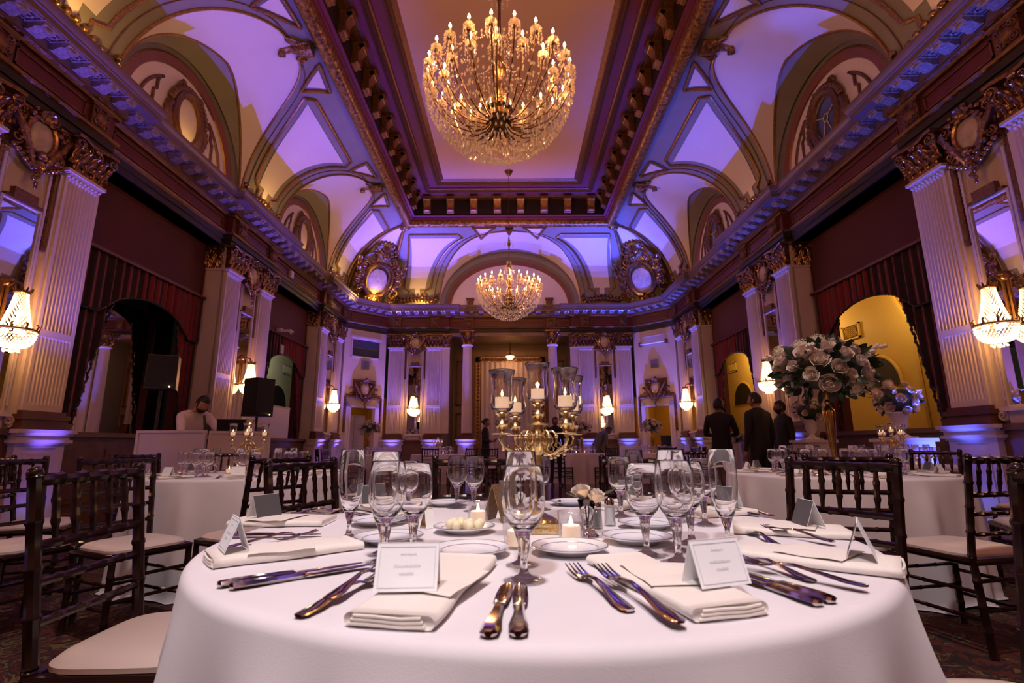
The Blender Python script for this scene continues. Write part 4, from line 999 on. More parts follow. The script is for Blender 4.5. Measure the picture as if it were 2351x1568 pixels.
# chandeliers
def chandelier_proto(name, label, loc, rod):
    t = thing(name, label, 'chandelier', loc)
    st = [(0.0, -0.66), (0.05, -0.64), (0.09, -0.55), (0.14, -0.5), (0.14, -0.44), (0.07, -0.4), (0.045, -0.3), (0.08, -0.2), (0.05, -0.08), (0.03, 0.0), (0.07, 0.08), (0.09, 0.15), (0.05, 0.24), (0.025, 0.3), (0.02, 0.42), (0.06, 0.5), (0.03, 0.6), (0.018, 0.75), (0.016, 1.1), (0.05, 1.18), (0.03, 1.25), (0.012, 1.4)]
    MB().lathe(st, 16).build('stem', M['brassd'], t)
    MB().tube([(0, 0, 1.35), (0, 0, rod)], 0.009, 6).lathe([(0.0, rod-0.14), (0.05, rod-0.12), (0.11, rod-0.02), (0.12, rod), (0, rod)], 16).build('suspension_rod', M['brassd'], t)
    MB().lathe([(0.10, -0.42), (0.15, -0.38), (0.15, -0.3), (0.11, -0.26)], 24, wob=lambda a, z: 1+0.03*math.cos(a*24)).build('gilt_collar', M['gold'], t)
    arms = {}
    for R, zt in ((0.83, 0.0), (0.64, -0.02)):
        pts = [(0.07, 0, -0.5), (0.17, 0, -0.6), (R*0.42, 0, -0.61), (R*0.68, 0, -0.50), (R*0.88, 0, -0.30), (R*0.98, 0, -0.12), (R, 0, zt-0.03)]
        arms[R] = MB().tube(pts, [0.011, 0.010, 0.009, 0.008, 0.008, 0.008, 0.009], 6).lathe([(0, -0.05), (0.022, -0.04), (0.03, -0.02), (0.012, 0.0)], 8, M=T(R, 0, zt)).mesh('arm', M['brassd'])
    bo = MB().lathe([(0.012, 0.0), (0.045, 0.005), (0.062, 0.022), (0.058, 0.026), (0.04, 0.012), (0.012, 0.008)], 14, wob=lambda a, z: 1+0.06*math.cos(a*7))
    for k in range(9):
        a = 2*PI*k/9
        for q in range(3): bo.octa((0.058*math.cos(a), 0.058*math.sin(a), 0.005-0.03*q), 0.006+0.002*q, 0.014+0.004*q)
        bo.octa((0.058*math.cos(a), 0.058*math.sin(a), -0.105), 0.010, 0.028)
    bo = bo.mesh('crystal_dish', M['crystal'], False)
    ca = MB().lathe([(0.012, 0.0), (0.012, 0.10), (0.0, 0.10)], 8).mesh('candle_tube', M['tube'])
    bu = MB().lathe([(0.0, 0.10), (0.012, 0.108), (0.017, 0.125), (0.013, 0.145), (0.005, 0.162), (0, 0.17)], 10).mesh('bulb', M['bulb'])
    for R, zt, n, ph in ((0.83, 0.0, 22, 0.07), (0.64, -0.02, 14, 0.2)):
        for k in range(n):
            a = put('arm', arms[R], t, RZ(ph+2*PI*k/n))
            for nm, me in (('crystal_dish', bo), ('candle_tube', ca), ('bulb', bu)): put(nm, me, a, T(R, 0, zt))
    r = random.Random(5); m = MB()                 # hanging bowl of drops
    for j in range(13):
        f = j/12; z = -0.10-0.80*math.sin(f*PI/2)**1.15; R = max(0.08, 0.86*math.sqrt(max(0, 1-((z+0.1)/0.82)**2)))
        n = max(8, int(R*2*PI/0.058))
        for k in range(n):
            a = 2*PI*k/n+0.3*j; q = R*(1+0.03*(r.random()-0.5)); zz = z+0.05*(r.random()-0.5)
            m.octa((q*math.cos(a), q*math.sin(a), zz), 0.012+0.006*r.random(), 0.02+0.012*r.random())
    for k in range(360):                            # drops hung from the arms
        a = 2*PI*r.random(); R = 0.15+0.66*math.sqrt(r.random()); z = -0.62+0.35*(R/0.83)**3-0.10*r.random()
        m.octa((R*math.cos(a), R*math.sin(a), z), 0.011, 0.026+0.012*r.random())
        if k % 3 == 0: m.octa((R*math.cos(a), R*math.sin(a), z+0.16), 0.010, 0.018)
    stuff(m.build('crystal_bowl_drops', M['crystal'], t, smooth=False))
    m = MB()
    for k in range(22):                             # bead swags between the dishes and up to the crown
        a0, a1 = 0.07+2*PI*k/22, 0.07+2*PI*(k+1)/22
        for q in range(1, 12):
            f = q/12; a = a0+(a1-a0)*f; z = 0.02-0.15*math.sin(PI*f)
            m.octa((0.80*math.cos(a), 0.80*math.sin(a), z), 0.009, 0.011)
        if k % 2 == 0:
            for q in range(1, 22):
                f = q/22; R = 0.78*(1-f)+0.06*f; z = 0.02+0.22*f-0.30*math.sin(PI*f)
                m.octa((R*math.cos(a0), R*math.sin(a0), z), 0.009, 0.012)
    for (z, R, n) in ((0.45, 0.13, 12), (1.2, 0.12, 10), (0.62, 0.07, 8)):
        for k in range(n):
            a = 2*PI*k/n
            m.tube([(0.03*math.cos(a), 0.03*math.sin(a), z), (R*0.8*math.cos(a), R*0.8*math.sin(a), z+0.07), (R*math.cos(a), R*math.sin(a), z+0.02)], [0.006, 0.005, 0.004], 4)
            for q in range(3): m.octa((R*math.cos(a), R*math.sin(a), z-0.01-0.035*q), 0.008+0.002*q, 0.015)
    stuff(m.build('crystal_swags', M['crystal'], t, smooth=False))
    return t
zr = CAMZ+K*3.99
ch1 = chandelier_proto('chandelier', 'large lit crystal chandelier hanging nearest, under the coffered ceiling', RM(CHAND[0][0], CHAND[0][1], 3.99), K*7.19+CAMZ-zr)
ch2 = copy_tree(ch1, RM(CHAND[1][0], CHAND[1][1], 3.99), 0.1, 'smaller-looking lit crystal chandelier hanging far off before the back arch')
ch1['group'] = ch2['group'] = 'crystal chandeliers'

# uplight fixtures
ub = MB().box((0, 0, 0.045), (0.2, 0.14, 0.07)).box((0, 0, 0.008), (0.24, 0.1, 0.016)); ub = ub.mesh('housing', M['black'], False)
ul = MB().box((0, 0, 0.083), (0.17, 0.11, 0.008)).mesh('lens', M['ledlens'], False)
PAIR = {0.32: 'pair beside the photographer', 4.85: 'nearest pilaster pair', 9.38: 'second pilaster pair', 13.91: 'third pilaster pair'}
for i, (x, y, tx, ty) in enumerate(LEDS):
    p = RM(x, y, -0.924)
    if abs(x) > 4.5:
        yc = min(CLY, key=lambda q: abs(q-y)); sd = 'left' if x < 0 else 'right'
        lb = 'small blue uplight at the %s pedestal, %s, %s wall' % ('nearer' if y < yc else 'farther', PAIR[yc], sd); g = 'blue uplights along the %s wall' % sd
    else:
        lb = 'small blue uplight at the far wall, %s from the left' % ['first', 'second', 'third', 'fourth', 'fifth', 'sixth'][sorted([-3.665, -2.435, -1.34, 1.34, 2.435, 3.665]).index(x)]; g = 'blue uplights along the far wall'
    t = thing('uplight', lb, 'light', (p.x, p.y, 0), PI/2 if abs(x) > 4.5 else 0, g)
    put('housing', ub, t); put('lens', ul, t)

# ---------------------------------------------------------------- flowers
def rose_mesh(r=1.0, seed=1):
    q = random.Random(seed); m = MB()
    for k in range(20):
        f = k/19; a = k*2.4+0.3*q.random(); rad = 0.10+0.80*f**0.9; top = 0.62-0.34*f; span = 2.4-1.0*f
        def fn(u, v, a=a, rad=rad, f=f, top=top, span=span):
            t = a+(u-0.5)*span; e = 1-abs(2*u-1)**3*0.35
            prof = math.sin(min(1, v*1.08)*PI*0.5)                  # cup rising from the base
            rr = rad*(0.55+0.45*prof)*(1-0.12*v*(1-f))+0.16*f*max(0, v-0.72)*2.5
            z = -0.45+(top+0.45)*v*e-0.22*f*max(0, v-0.75)*2
            return (rr*math.cos(t), rr*math.sin(t), z)
        m.grid(fn, 6, 5)
    m.ball((0, 0, -0.2), 0.45, 8, 6)
    m.v = [(x*r, y*r, z*r) for x, y, z in m.v]; return m
def hydra_mesh(seed=2):
    q = random.Random(seed); m = MB().ball((0, 0, 0), 0.78, 10, 7)
    for k in range(70):
        z = 1-2*(k+0.5)/70; a = k*2.39996; s = math.sqrt(1-z*z)
        d = Vector((s*math.cos(a), s*math.sin(a), z)); R = d.to_track_quat('Z', 'Y').to_matrix().to_4x4()
        fl = MB()
        for p in range(4): fl.add([(0, 0, 0), (0.2, 0.07, 0.05), (0.24, 0, 0.02), (0.2, -0.07, 0.05)], [(0, 1, 2, 3)], RZ(p*PI/2+q.random()))
        m.join(fl, T(*(d*(0.86+0.1*q.random()))) @ R)
    return m
def leaf_mesh(w=0.4, broad=1.0):
    return MB().grid(lambda u, v: ((u-0.5)*w*broad*math.sin(PI*min(1, v*0.93+0.04))**0.8, v-0.25*v*v*0.0, 0.18*v*v+0.10*abs(u-0.5)), 4, 8)
ROSE = [rose_mesh(1, s).mesh('rose', M['rose']) for s in (1, 2)]; HYD = hydra_mesh().mesh('hydrangea', M['hydra'])
LEAFM = [leaf_mesh().mesh('leaf', M['leaf']), leaf_mesh(0.6).mesh('leaf', M['leaf2']), leaf_mesh(0.5).mesh('leaf', M['leaf'])]
SPR = MB()
for k in range(7): SPR.ball((0.10*math.sin(k*2.1), 0.1*math.cos(k*1.7), 0.35+0.13*k), 0.16-0.01*k, 6, 4)
SPR.tube([(0, 0, 0), (0.03, 0.02, 0.5), (0, 0, 1.2)], 0.03, 5); SPR = SPR.mesh('stock_spray', M['rose'])
def bouquet(par, c, R, nr, nh, nl, seed, ns=4, rs=0.17, flat=0.72):
    q = random.Random(seed); c = Vector(c)
    MB().ball((0, 0, 0), R*0.66, 12, 8, sq=(1, 1, flat)).build('foliage', M['leaf'], par, M=T(*c))
    tot = nr+nh
    for k in range(tot):
        z = 1-1.75*(k+0.5)/tot; a = k*2.39996+seed; s = math.sqrt(max(0, 1-z*z))
        d = Vector((s*math.cos(a), s*math.sin(a), z)); p = c+Vector((d.x*R*0.86, d.y*R*0.86, d.z*R*flat*0.92))*(0.88+0.18*q.random())
        Rm = (d+Vector((0, 0, 0.25))).to_track_quat('Z', 'Y').to_matrix().to_4x4()
        if k % max(1, round(tot/max(1, nh))) == 0 and nh: put('hydrangea', HYD, par, T(*p) @ Rm @ SCL(*(R*rs*1.15,)*3))
        else: put('rose', ROSE[k % 2], par, T(*p) @ Rm @ SCL(*(R*rs*(0.8+0.45*q.random()),)*3))
    for k in range(nl):
        z = 1-1.95*q.random(); a = 2*PI*q.random(); s = math.sqrt(max(0, 1-z*z))
        d = Vector((s*math.cos(a), s*math.sin(a), z)); p = c+Vector((d.x, d.y, d.z*flat))*R*0.74
        Rm = (d+Vector((0.4*(q.random()-.5), 0.4*(q.random()-.5), -0.15))).to_track_quat('Y', 'Z').to_matrix().to_4x4()
        put('leaf', LEAFM[k % 3], par, T(*p) @ Rm @ RY(q.random()*6) @ SCL(*(R*(0.20+0.12*q.random()),)*3))
    for k in range(ns):
        a = 2*PI*k/ns+seed; d = Vector((math.cos(a), math.sin(a), 0.35))
        Rm = d.to_track_quat('Z', 'Y').to_matrix().to_4x4()
        put('stock_spray', SPR, par, T(*(c+d*R*0.6)) @ Rm @ SCL(*(R*0.42,)*3))
def urn(loc, lab, seed):
    t = thing('urn_of_flowers', lab, 'flowers', loc)
    MB().lathe([(0, 0), (0.10, 0), (0.10, 0.02), (0.05, 0.05), (0.03, 0.09), (0.055, 0.12), (0.08, 0.15), (0.085, 0.24), (0.13, 0.30), (0.125, 0.31), (0.075, 0.25), (0, 0.2)], 20).box((0, 0, 0.01), (0.22, 0.22, 0.02)).build('urn', M['urn'], t)
    bouquet(t, (0, 0, 0.46), 0.27, 16, 4, 26, seed, ns=6, rs=0.2, flat=0.85)
    return t
def plinth(loc, lab, h, w=0.42):
    t = thing('plinth', lab, 'plinth', loc)
    MB().box((0, 0, h/2), (w, w, h-0.04)).build('drum', M['whitepanel'], t, smooth=False)
    MB().box((0, 0, h-0.02), (w+0.06, w+0.06, 0.04)).build('top_slab', M['whitepanel'], t, smooth=False)
    MB().box((0, 0, 0.03), (w+0.05, w+0.05, 0.06)).build('foot', M['whitepanel'], t, smooth=False)
    return t
for (x, y, sd, w) in ((4.72, 6.02, 3, 'catching blue light'), (4.72, 7.95, 8, 'behind the gold vase')):
    plinth((x, y+(0.1 if y < 7 else 0), 0), 'white square plinth under the urn '+w, 1.03)
    urn((x, y+(0.1 if y < 7 else 0), 1.03), 'white urn of pale roses by the ochre opening, '+w, sd)

# ---------------------------------------------------------------- service corner on the left
def speaker(loc, rz, w, d, h, lab, stand_h, lab2):
    t = thing('loudspeaker', lab, 'speaker', (loc[0], loc[1], stand_h), rz)
    MB().box((0, 0, h/2), (w, d, h), tx=0.96).build('cabinet', M['black'], t, smooth=False)
    MB().box((0, -d/2-0.006, h*0.5), (w*0.9, 0.012, h*0.92)).build('grille', M['grille'], t, smooth=False)
    MB().tube([(-w*0.35, d*0.52, h*0.7), (-w*0.35, d*0.6, h*0.75), (w*0.35, d*0.6, h*0.75), (w*0.35, d*0.52, h*0.7)], 0.014, 6).build('handle', M['black'], t)
    MB().box((w*0.3, -d/2-0.014, 0.03), (0.012, 0.006, 0.012)).build('indicator_light', M['bulb'], t, smooth=False)
    s = thing('speaker_stand', lab2, 'stand', (loc[0], loc[1], 0), rz)
    MB().tube([(0, 0, 0.35), (0, 0, stand_h)], 0.02, 8).tube([(0, 0, 0.3), (0, 0, 0.95)], 0.027, 8).build('pole', M['black'], s)
    for k in range(3):
        a = k*2*PI/3+0.4; MB().tube([(0.03*math.cos(a), 0.03*math.sin(a), 0.75), (0.48*math.cos(a), 0.48*math.sin(a), 0.02)], 0.014, 6).build('leg', M['black'], s)
    MB().tube([(0, 0, 0.9), (0, 0, 0.97)], 0.034, 8).tube([(0.03, 0, 0.94), (0.08, 0, 0.94)], 0.012, 6).build('collar', M['black'], s)
speaker((-4.72, 6.85), 0.5, 0.36, 0.32, 0.46, 'black loudspeaker on a pole in front of the mirrored bay', 1.74, 'black tripod stand under the loudspeaker at the mirrored bay')
speaker((-3.98, 8.05), 1.1, 0.34, 0.30, 0.60, 'black loudspeaker right of the white booth, beside a fluted pilaster', 1.44, 'black tripod stand under the loudspeaker right of the white booth')
def fpanel(p0, p1, h, lab):
    p0, p1 = Vector((*p0, 0)), Vector((*p1, 0)); L = (p1-p0).length; a = math.atan2(p1.y-p0.y, p1.x-p0.x)
    b = thing('booth_panel', lab, 'panel', p0, a, 'white booth panels')
    MB().bx(0.03, L-0.03, -0.008, 0.008, 0.04, h-0.03).build('fabric_panel', M['whitepanel'], b, smooth=False)
    for x0, x1, z0, z1 in ((0, L, h-0.03, h), (0, L, 0, 0.04), (0, 0.03, 0.04, h-0.03), (L-0.03, L, 0.04, h-0.03)): MB().bx(x0, x1, -0.02, 0.02, z0, z1).build('frame_rail', M['whitepanel'], b, smooth=False)
    for x in (0.1, L-0.1): MB().bx(x-0.02, x+0.02, -0.15, 0.02, 0, 0.02).build('foot', M['black'], b, smooth=False)
fpanel((-4.42, 6.12), (-3.58, 6.1), 1.17, 'left framed white panel in front of the man in the white shirt'); fpanel((-3.55, 6.1), (-2.96, 6.42), 1.16, 'right framed white panel, angled, behind the left candelabrum')
t = thing('laptop', 'black laptop open on the equipment behind the white booth', 'laptop', (-3.55, 6.66, 1.07), 0.3)
MB().box((0, 0, 0.01), (0.36, 0.25, 0.02)).build('keyboard', M['black'], t, smooth=False); MB().box((0, 0, 0), (0.36, 0.015, 0.24), M=T(0, -0.14, 0.13) @ RX(0.25)).build('screen', M['black'], t, smooth=False)
t = thing('equipment_table', 'dark equipment table behind the white booth facade', 'table', (-3.62, 6.68, 0))
MB().box((0, 0, 1.05), (0.9, 0.42, 0.04)).build('tabletop', M['black'], t, smooth=False)
for sx in (-1, 1):
    for sy in (-1, 1): MB().box((sx*0.42, sy*0.18, 0.515), (0.04, 0.04, 1.03)).build('leg', M['black'], t, smooth=False)
Mb = SIDE(-1, 11.645)
t = thing('partition', 'white two-part partition standing in the sage opening on the left', 'partition'); t.matrix_local = Mb
KU(MB().bx(-0.35, 0.75, -0.26, -0.2, 0.19, 0.90)).build('low_panel', M['whitepanel'], t, smooth=False); KU(MB().bx(0.75, 1.25, -0.26, -0.18, 0.19, 0.99)).build('tall_panel', M['whitepanel'], t, smooth=False)
KU(MB().bx(-0.35, 0.75, -0.27, -0.19, 0.87, 0.9)).build('cap_rail', M['plaster'], t, smooth=False)
t = thing('security_camera', 'white security camera over the sage opening', 'camera'); t.matrix_local = Mb
KU(MB().box((0.25, -0.18, 2.64), (0.05, 0.2, 0.05)).tube([(0.25, -0.1, 2.64), (0.25, -0.02, 2.58)], 0.045, 10).bx(0.2, 0.3, -0.38, -0.28, 2.6, 2.7)).build('camera_body', M['urn'], t)
KU(MB().tube([(0.25, -0.03, 2.585), (0.25, -0.015, 2.575)], 0.03, 10)).build('lens', M['black'], t)
t = thing('wall_sign', 'small square white sign hanging below the security camera', 'sign'); t.matrix_local = Mb
KU(MB().bx(0.05, 0.25, -0.29, -0.275, 2.1, 2.33)).build('sign_plate', M['urn'], t, smooth=False); KU(frame_rect(MB(), 0.05, 0.25, 2.1, 2.33, 0.015, -0.275, -0.268)).build('sign_frame', M['browngold'], t, smooth=False)
KU(MB().tube([(0.15, -0.28, 2.33), (0.2, -0.28, 2.6)], 0.005, 5)).build('sign_wire', M['black'], t)
t = thing('emergency_light', 'tiny white box fixed to the frieze of the left wall', 'light'); t.matrix_local = Mb
KU(MB().bx(0.45, 0.55, -0.1, -0.02, 3.83, 4.0)).build('light_box', M['urn'], t, smooth=False); KU(MB().bx(0.47, 0.53, -0.02, -0.01, 3.86, 3.97)).build('diffuser', M['card'], t, smooth=False)
# ---------------------------------------------------------------- tablecloths, chairs, tableware
TZ = 0.754
def tablecloth(x, y, R, lab, seed, nf=15, amp=1.0, group=None, na=192):
    q = random.Random(seed)
    PU = [((k+0.5*q.random())*2*PI/nf, 0.07+0.06*q.random(), 0.45+0.55*q.random()) for k in range(nf)]
    def fold(a):
        s_ = 0.0
        for c, w, h in PU:
            d = (a-c+PI) % (2*PI)-PI
            if abs(d) < 3*w: s_ = max(s_, h*math.exp(-(d/w)**2))
        return s_
    m = MB(); rows = []
    for f in (0.0, 0.3, 0.6, 0.85, 0.95): rows.append(lambda a, f=f: (R*f, 0))
    for k in range(1, 7): rows.append(lambda a, k=k: (R-0.02+0.02*math.sin(k*PI/12), -0.02*(1-math.cos(k*PI/12))))
    H = TZ-0.025
    for k in range(1, 19):
        f = k/18
        rows.append(lambda a, f=f: (R+0.003+amp*(0.012*f+(0.035+0.055*f)*fold(a)*min(1, f*5)), -0.02-(H-0.015)*f))
    rows.append(lambda a: (R+0.02+amp*0.11*fold(a), -TZ+0.012+0.006*math.sin(9*a)))
    v = [(0, 0, 0)]; f_ = []
    for r in rows[1:]:
        for i in range(na):
            a = 2*PI*i/na; rr, z = r(a); v.append((rr*math.cos(a), rr*math.sin(a), z))
    for i in range(na): f_.append((0, 1+i, 1+(i+1) % na))
    for j in range(len(rows)-2):
        for i in range(na):
            o = 1+j*na; f_.append((o+i, o+na+i, o+na+(i+1) % na, o+(i+1) % na))
    m.add(v, f_)
    o = m.build('tablecloth', M['cloth'], ang=2.0); o.location = (x, y, TZ)
    return tag(o, lab, 'tablecloth', group)
MT = (0.122, 1.362)
tablecloth(MT[0], MT[1], 0.76, 'large white round tablecloth in front, laid with place cards and silverware', 5, nf=17, amp=1.0, na=360)
LT, RT, CT = (-2.12, 4.25), (2.56, 4.0), (4.05, 5.38)
tablecloth(LT[0], LT[1], 0.76, 'white round tablecloth by the white booth, under the three-flame candelabrum', 8, amp=0.9, group='banquet tablecloths behind')
tablecloth(RT[0], RT[1], 0.76, 'white round tablecloth on the right, under the tall gold flower vase', 9, amp=0.9, group='banquet tablecloths behind')
tablecloth(CT[0], CT[1], 0.58, 'white round tablecloth at the ochre opening, under the small candelabrum', 10, amp=0.9, group='banquet tablecloths behind')
FT = [(-3.75, 13.6), (-1.95, 13.9), (1.9, 13.9), (3.75, 13.5)]
FTN = ('by the left corner door', 'left of the recess', 'right of the recess', 'by the right corner door')
for (x, y), n in zip(FT, FTN): tablecloth(x, y, 0.7, 'distant white tablecloth '+n, int(x*10+99), amp=0.9, group='banquet tablecloths behind', na=96)

def bt(m, p0, p1, r, n=8, step=0.115):
    p0, p1 = Vector(p0), Vector(p1); L = (p1-p0).length; k = max(1, round(L/step)); pts = []; rr = []
    for i in range(k+1):
        for d, f in ((-0.010, 1.0), (-0.004, 1.18), (0.004, 1.18), (0.010, 1.0)):
            t = i/k*L+d
            if 0 <= t <= L: pts.append(p0.lerp(p1, t/L)); rr.append(r*f)
    if (pts[0]-p0).length > 1e-4: pts.insert(0, p0); rr.insert(0, r)
    if (pts[-1]-p1).length > 1e-4: pts.append(p1); rr.append(r)
    return m.tube(pts, rr, n)
def make_chair():
    t = empty('chiavari_chair')
    cu = MB(); S = 0.205
    def pt(u, v, top):
        a = 2*PI*u; c, s = math.cos(a), math.sin(a); e = 0.45
        x = S*math.copysign(abs(c)**e, c); y = S*math.copysign(abs(s)**e, s)
        return x*v, y*v
    rows = [(0.0, 0.036), (0.4, 0.035), (0.75, 0.031), (0.92, 0.022), (1.0, 0.008), (1.0, -0.004), (0.9, -0.014), (0, -0.014)]
    def fn(u, v):
        k = min(len(rows)-1, int(round(v*(len(rows)-1)))); r, z = rows[k]; x, y = pt(u, max(r, 0.001), 0); return (x, y*0.97, 0.437+z)
    cu.grid(fn, 36, len(rows)-1); cu.build('seat_cushion', M['cushion'], t)
    for sx in (-1, 1):
        b = MB(); bt(b, (sx*0.185, -0.215, 0), (sx*0.19, -0.20, 0.44), 0.0165); bt(b, (sx*0.19, -0.20, 0.44), (sx*0.197, -0.265, 0.90), 0.0165); b.ball((sx*0.197, -0.266, 0.905), 0.019, 8, 6)
        b.build('back_leg', M['chair'], t)
        b = MB(); bt(b, (sx*0.195, 0.19, 0), (sx*0.195, 0.185, 0.43), 0.0165); b.build('front_leg', M['chair'], t)
        b = MB()
        for z in (0.16, 0.28): bt(b, (sx*0.188, -0.21, z), (sx*0.195, 0.188, z), 0.0095, 6)
        b.build('side_stretcher', M['chair'], t)
    for y, zz in ((0.188, (0.20, 0.31)), (-0.208, (0.20, 0.33))):
        b = MB()
        for z in zz: bt(b, (-0.19, y, z), (0.19, y, z), 0.0095, 6)
        b.build('cross_stretcher', M['chair'], t)
    fr = MB()
    for (x0, y0, x1, y1) in ((-0.195, -0.2, 0.195, -0.2), (-0.195, 0.186, 0.195, 0.186), (-0.193, -0.2, -0.195, 0.186), (0.193, -0.2, 0.195, 0.186)): fr.tube([(x0, y0, 0.415), (x1, y1, 0.415)], 0.02, 8)
    fr.build('seat_frame', M['chair'], t)
    yb = lambda z: -0.20-0.065*(z-0.44)/0.46
    for z, r, nm in ((0.888, 0.0165, 'top_rail'), (0.725, 0.0125, 'back_rail'), (0.635, 0.011, 'back_rail'), (0.54, 0.011, 'back_rail')):
        b = MB(); bt(b, (-0.195, yb(z), z), (0.195, yb(z), z), r, step=0.078); b.build(nm, M['chair'], t)
    sp = MB(); z0, z1 = 0.725, 0.888
    pts = []; rr = []
    for i in range(13):
        f = i/12; z = z0+(z1-z0)*f; pts.append((0, yb(z), z)); rr.append(0.006+0.0035*math.sin(PI*f)+(0.003 if i in (4, 8) else 0))
    spm = sp.tube(pts, rr, 7).mesh('spindle', M['chair'])
    for k in range(5): put('spindle', spm, t, T(-0.13+0.065*k, 0, 0))
    return t
chair0 = make_chair(); used = []
def chair(x, y, face, lab, group):
    """x, y is the middle of the seat; face is the direction the sitter would look in"""
    rz = math.atan2(face[1], face[0])-PI/2
    if not used: o = chair0; o.location = (x, y, 0); o.rotation_euler = (0, 0, rz); used.append(1); o['label'] = lab; o['group'] = group
    else: o = copy_tree(chair0, (x, y, 0), rz, lab, group)
    o['category'] = 'chair'; return o
def chair_at(ang, dist, lab, ctr=MT, group='chairs at the front table'):
    a = math.radians(ang); c, s = math.cos(a), math.sin(a)
    return chair(ctr[0]+(dist-0.24)*c, ctr[1]+(dist-0.24)*s, (-c, -s), lab, group)
D = 'dark bamboo-style chair '
chair(-0.915, 1.56, (1, 0.04), D+'with ivory seat, largest, in the lower left corner', 'chairs at the front table')
chair(-0.58, 2.14, (0.94, -0.33), D+'tucked at the front table, left of the flute glass', 'chairs at the front table')
chair_at(101, 1.28, D+'across the front table, behind the copper tent card')
chair_at(64, 1.30, D+'across the front table, behind the salt and pepper')
chair_at(27, 1.30, D+'at the front table, right of the tall flute, backed by another chair')
chair(1.01, 1.06, (-1, 0.03), D+'with ivory seat, cut off in the lower right corner', 'chairs at the front table')
G = 'chairs at the tables behind'
chair(-2.06, 3.0, (0.9, -0.43), D+'turned sideways with ivory seat, behind the largest left chair', G)
chair(-2.66, 2.97, (0.95, -0.3), D+'seen nearly edge-on at the left border', G)
chair(-3.30, 3.75, (0.9, 0.4), D+'behind the edge-on chair, before the blue-lit pedestal', G)
chair(-1.57, 3.28, (-0.88, 0.48), D+'angled toward the left table, half behind the tucked chair', G)
chair(-2.75, 5.15, (0.5, -0.85), D+'facing out beyond the left candelabrum', G)
chair(-1.36, 5.01, (-0.7, -0.7), D+'on the far right side of the left table', G)
chair(-3.12, 4.66, (0.9, -0.3), D+'on the dark left side of the left table', G)
chair(1.86, 2.95, (0.2, 0.98), D+'facing the vase table, doubled by the nearer chair', G)
chair(2.40, 2.80, (-0.22, 0.97), D+'with ivory seat, right of the front table, fully visible legs', G)
chair(3.54, 3.50, (-0.9, 0.45), D+'right of the vase table, before the blue-lit pedestal', G)
chair(3.52, 4.45, (-0.95, -0.3), D+'behind the right side of the vase table, under the candelabrum', G)
chair(3.55, 2.75, (-0.3, 0.95), D+'at the right border behind the corner chair', G)
chair(2.05, 4.98, (0.4, -0.9), D+'beyond the gold vase, left of its stem', G)
chair(3.12, 5.22, (0.9, 0.35), D+'at the small candelabrum table, on its left', G)
chair(4.45, 4.42, (-0.3, 0.95), D+'at the small candelabrum table, in front of it', G)
FG = 'chairs at the distant tables'
FCH = ((-90, -150, 165), (-90, -40), (-125, -60), (-90, -30, 15))
for (x, y), n, angs in zip(FT, FTN, FCH):
    for a in angs:
        w = {-90: 'front', -150: 'left front', 165: 'left', -40: 'right front', -125: 'left front', -60: 'right front', -30: 'right front', 15: 'right'}[a]
        a = math.radians(a); c, s = math.cos(a), math.sin(a)
        chair(x+1.02*c, y+1.02*s, (-c, -s), 'small dark chair at the %s of the far table %s' % (w, n), FG)
chair(-0.55, 12.6, (-0.3, 1), 'small dark chair standing alone near the dark figure left of the recess', FG)

# glassware
def glass_mesh(prof, n=32, zc=0.079):
    me = MB().lathe(prof, n).mesh('glass', [M['glass'], M['disc']], ang=3.0)
    for p in me.polygons: p.material_index = 1 if p.center.z < 0.006 else 0
    return me
GOB = [(0, 0.0015), (0.034, 0), (0.0345, 0.0015), (0.022, 0.0045), (0.009, 0.010), (0.006, 0.020), (0.0062, 0.034), (0.0088, 0.050), (0.0105, 0.060), (0.0098, 0.067), (0.014, 0.075), (0.026, 0.088), (0.034, 0.105), (0.0365, 0.125), (0.0355, 0.150), (0.0325, 0.178), (0.0319, 0.1795), (0.0313, 0.178), (0.0343, 0.150), (0.0353, 0.125), (0.0328, 0.1065), (0.025, 0.0905), (0.012, 0.081), (0, 0.079)]
FLU = [(0, 0.0015), (0.028, 0), (0.0285, 0.0015), (0.018, 0.0045), (0.0075, 0.010), (0.0052, 0.022), (0.0055, 0.036), (0.0085, 0.046), (0.012, 0.056), (0.020, 0.074), (0.0265, 0.100), (0.0295, 0.130), (0.0300, 0.155), (0.0290, 0.204), (0.0284, 0.2055), (0.0279, 0.204), (0.0289, 0.155), (0.0283, 0.130), (0.0252, 0.100), (0.0185, 0.076), (0.010, 0.0635), (0, 0.061)]
def solid(me):
    bmx = me; return bmx
gob, flu = glass_mesh(GOB), glass_mesh(FLU); gob_s, flu_s = glass_mesh(GOB, 16), glass_mesh(FLU, 16)
def glass(kind, x, y, lab, group, z=TZ+0.001, h=None, small=False):
    me = {('g', False): gob, ('f', False): flu, ('g', True): gob_s, ('f', True): flu_s}[(kind, small)]
    o = put('wine_goblet' if kind == 'g' else 'champagne_flute', me); o.location = (x, y, z)
    if h: o.scale = (1, 1, h/(0.1795 if kind == 'g' else 0.2055))
    return tag(o, lab, 'glass', group)
GG = 'stemmed glasses on the front table'
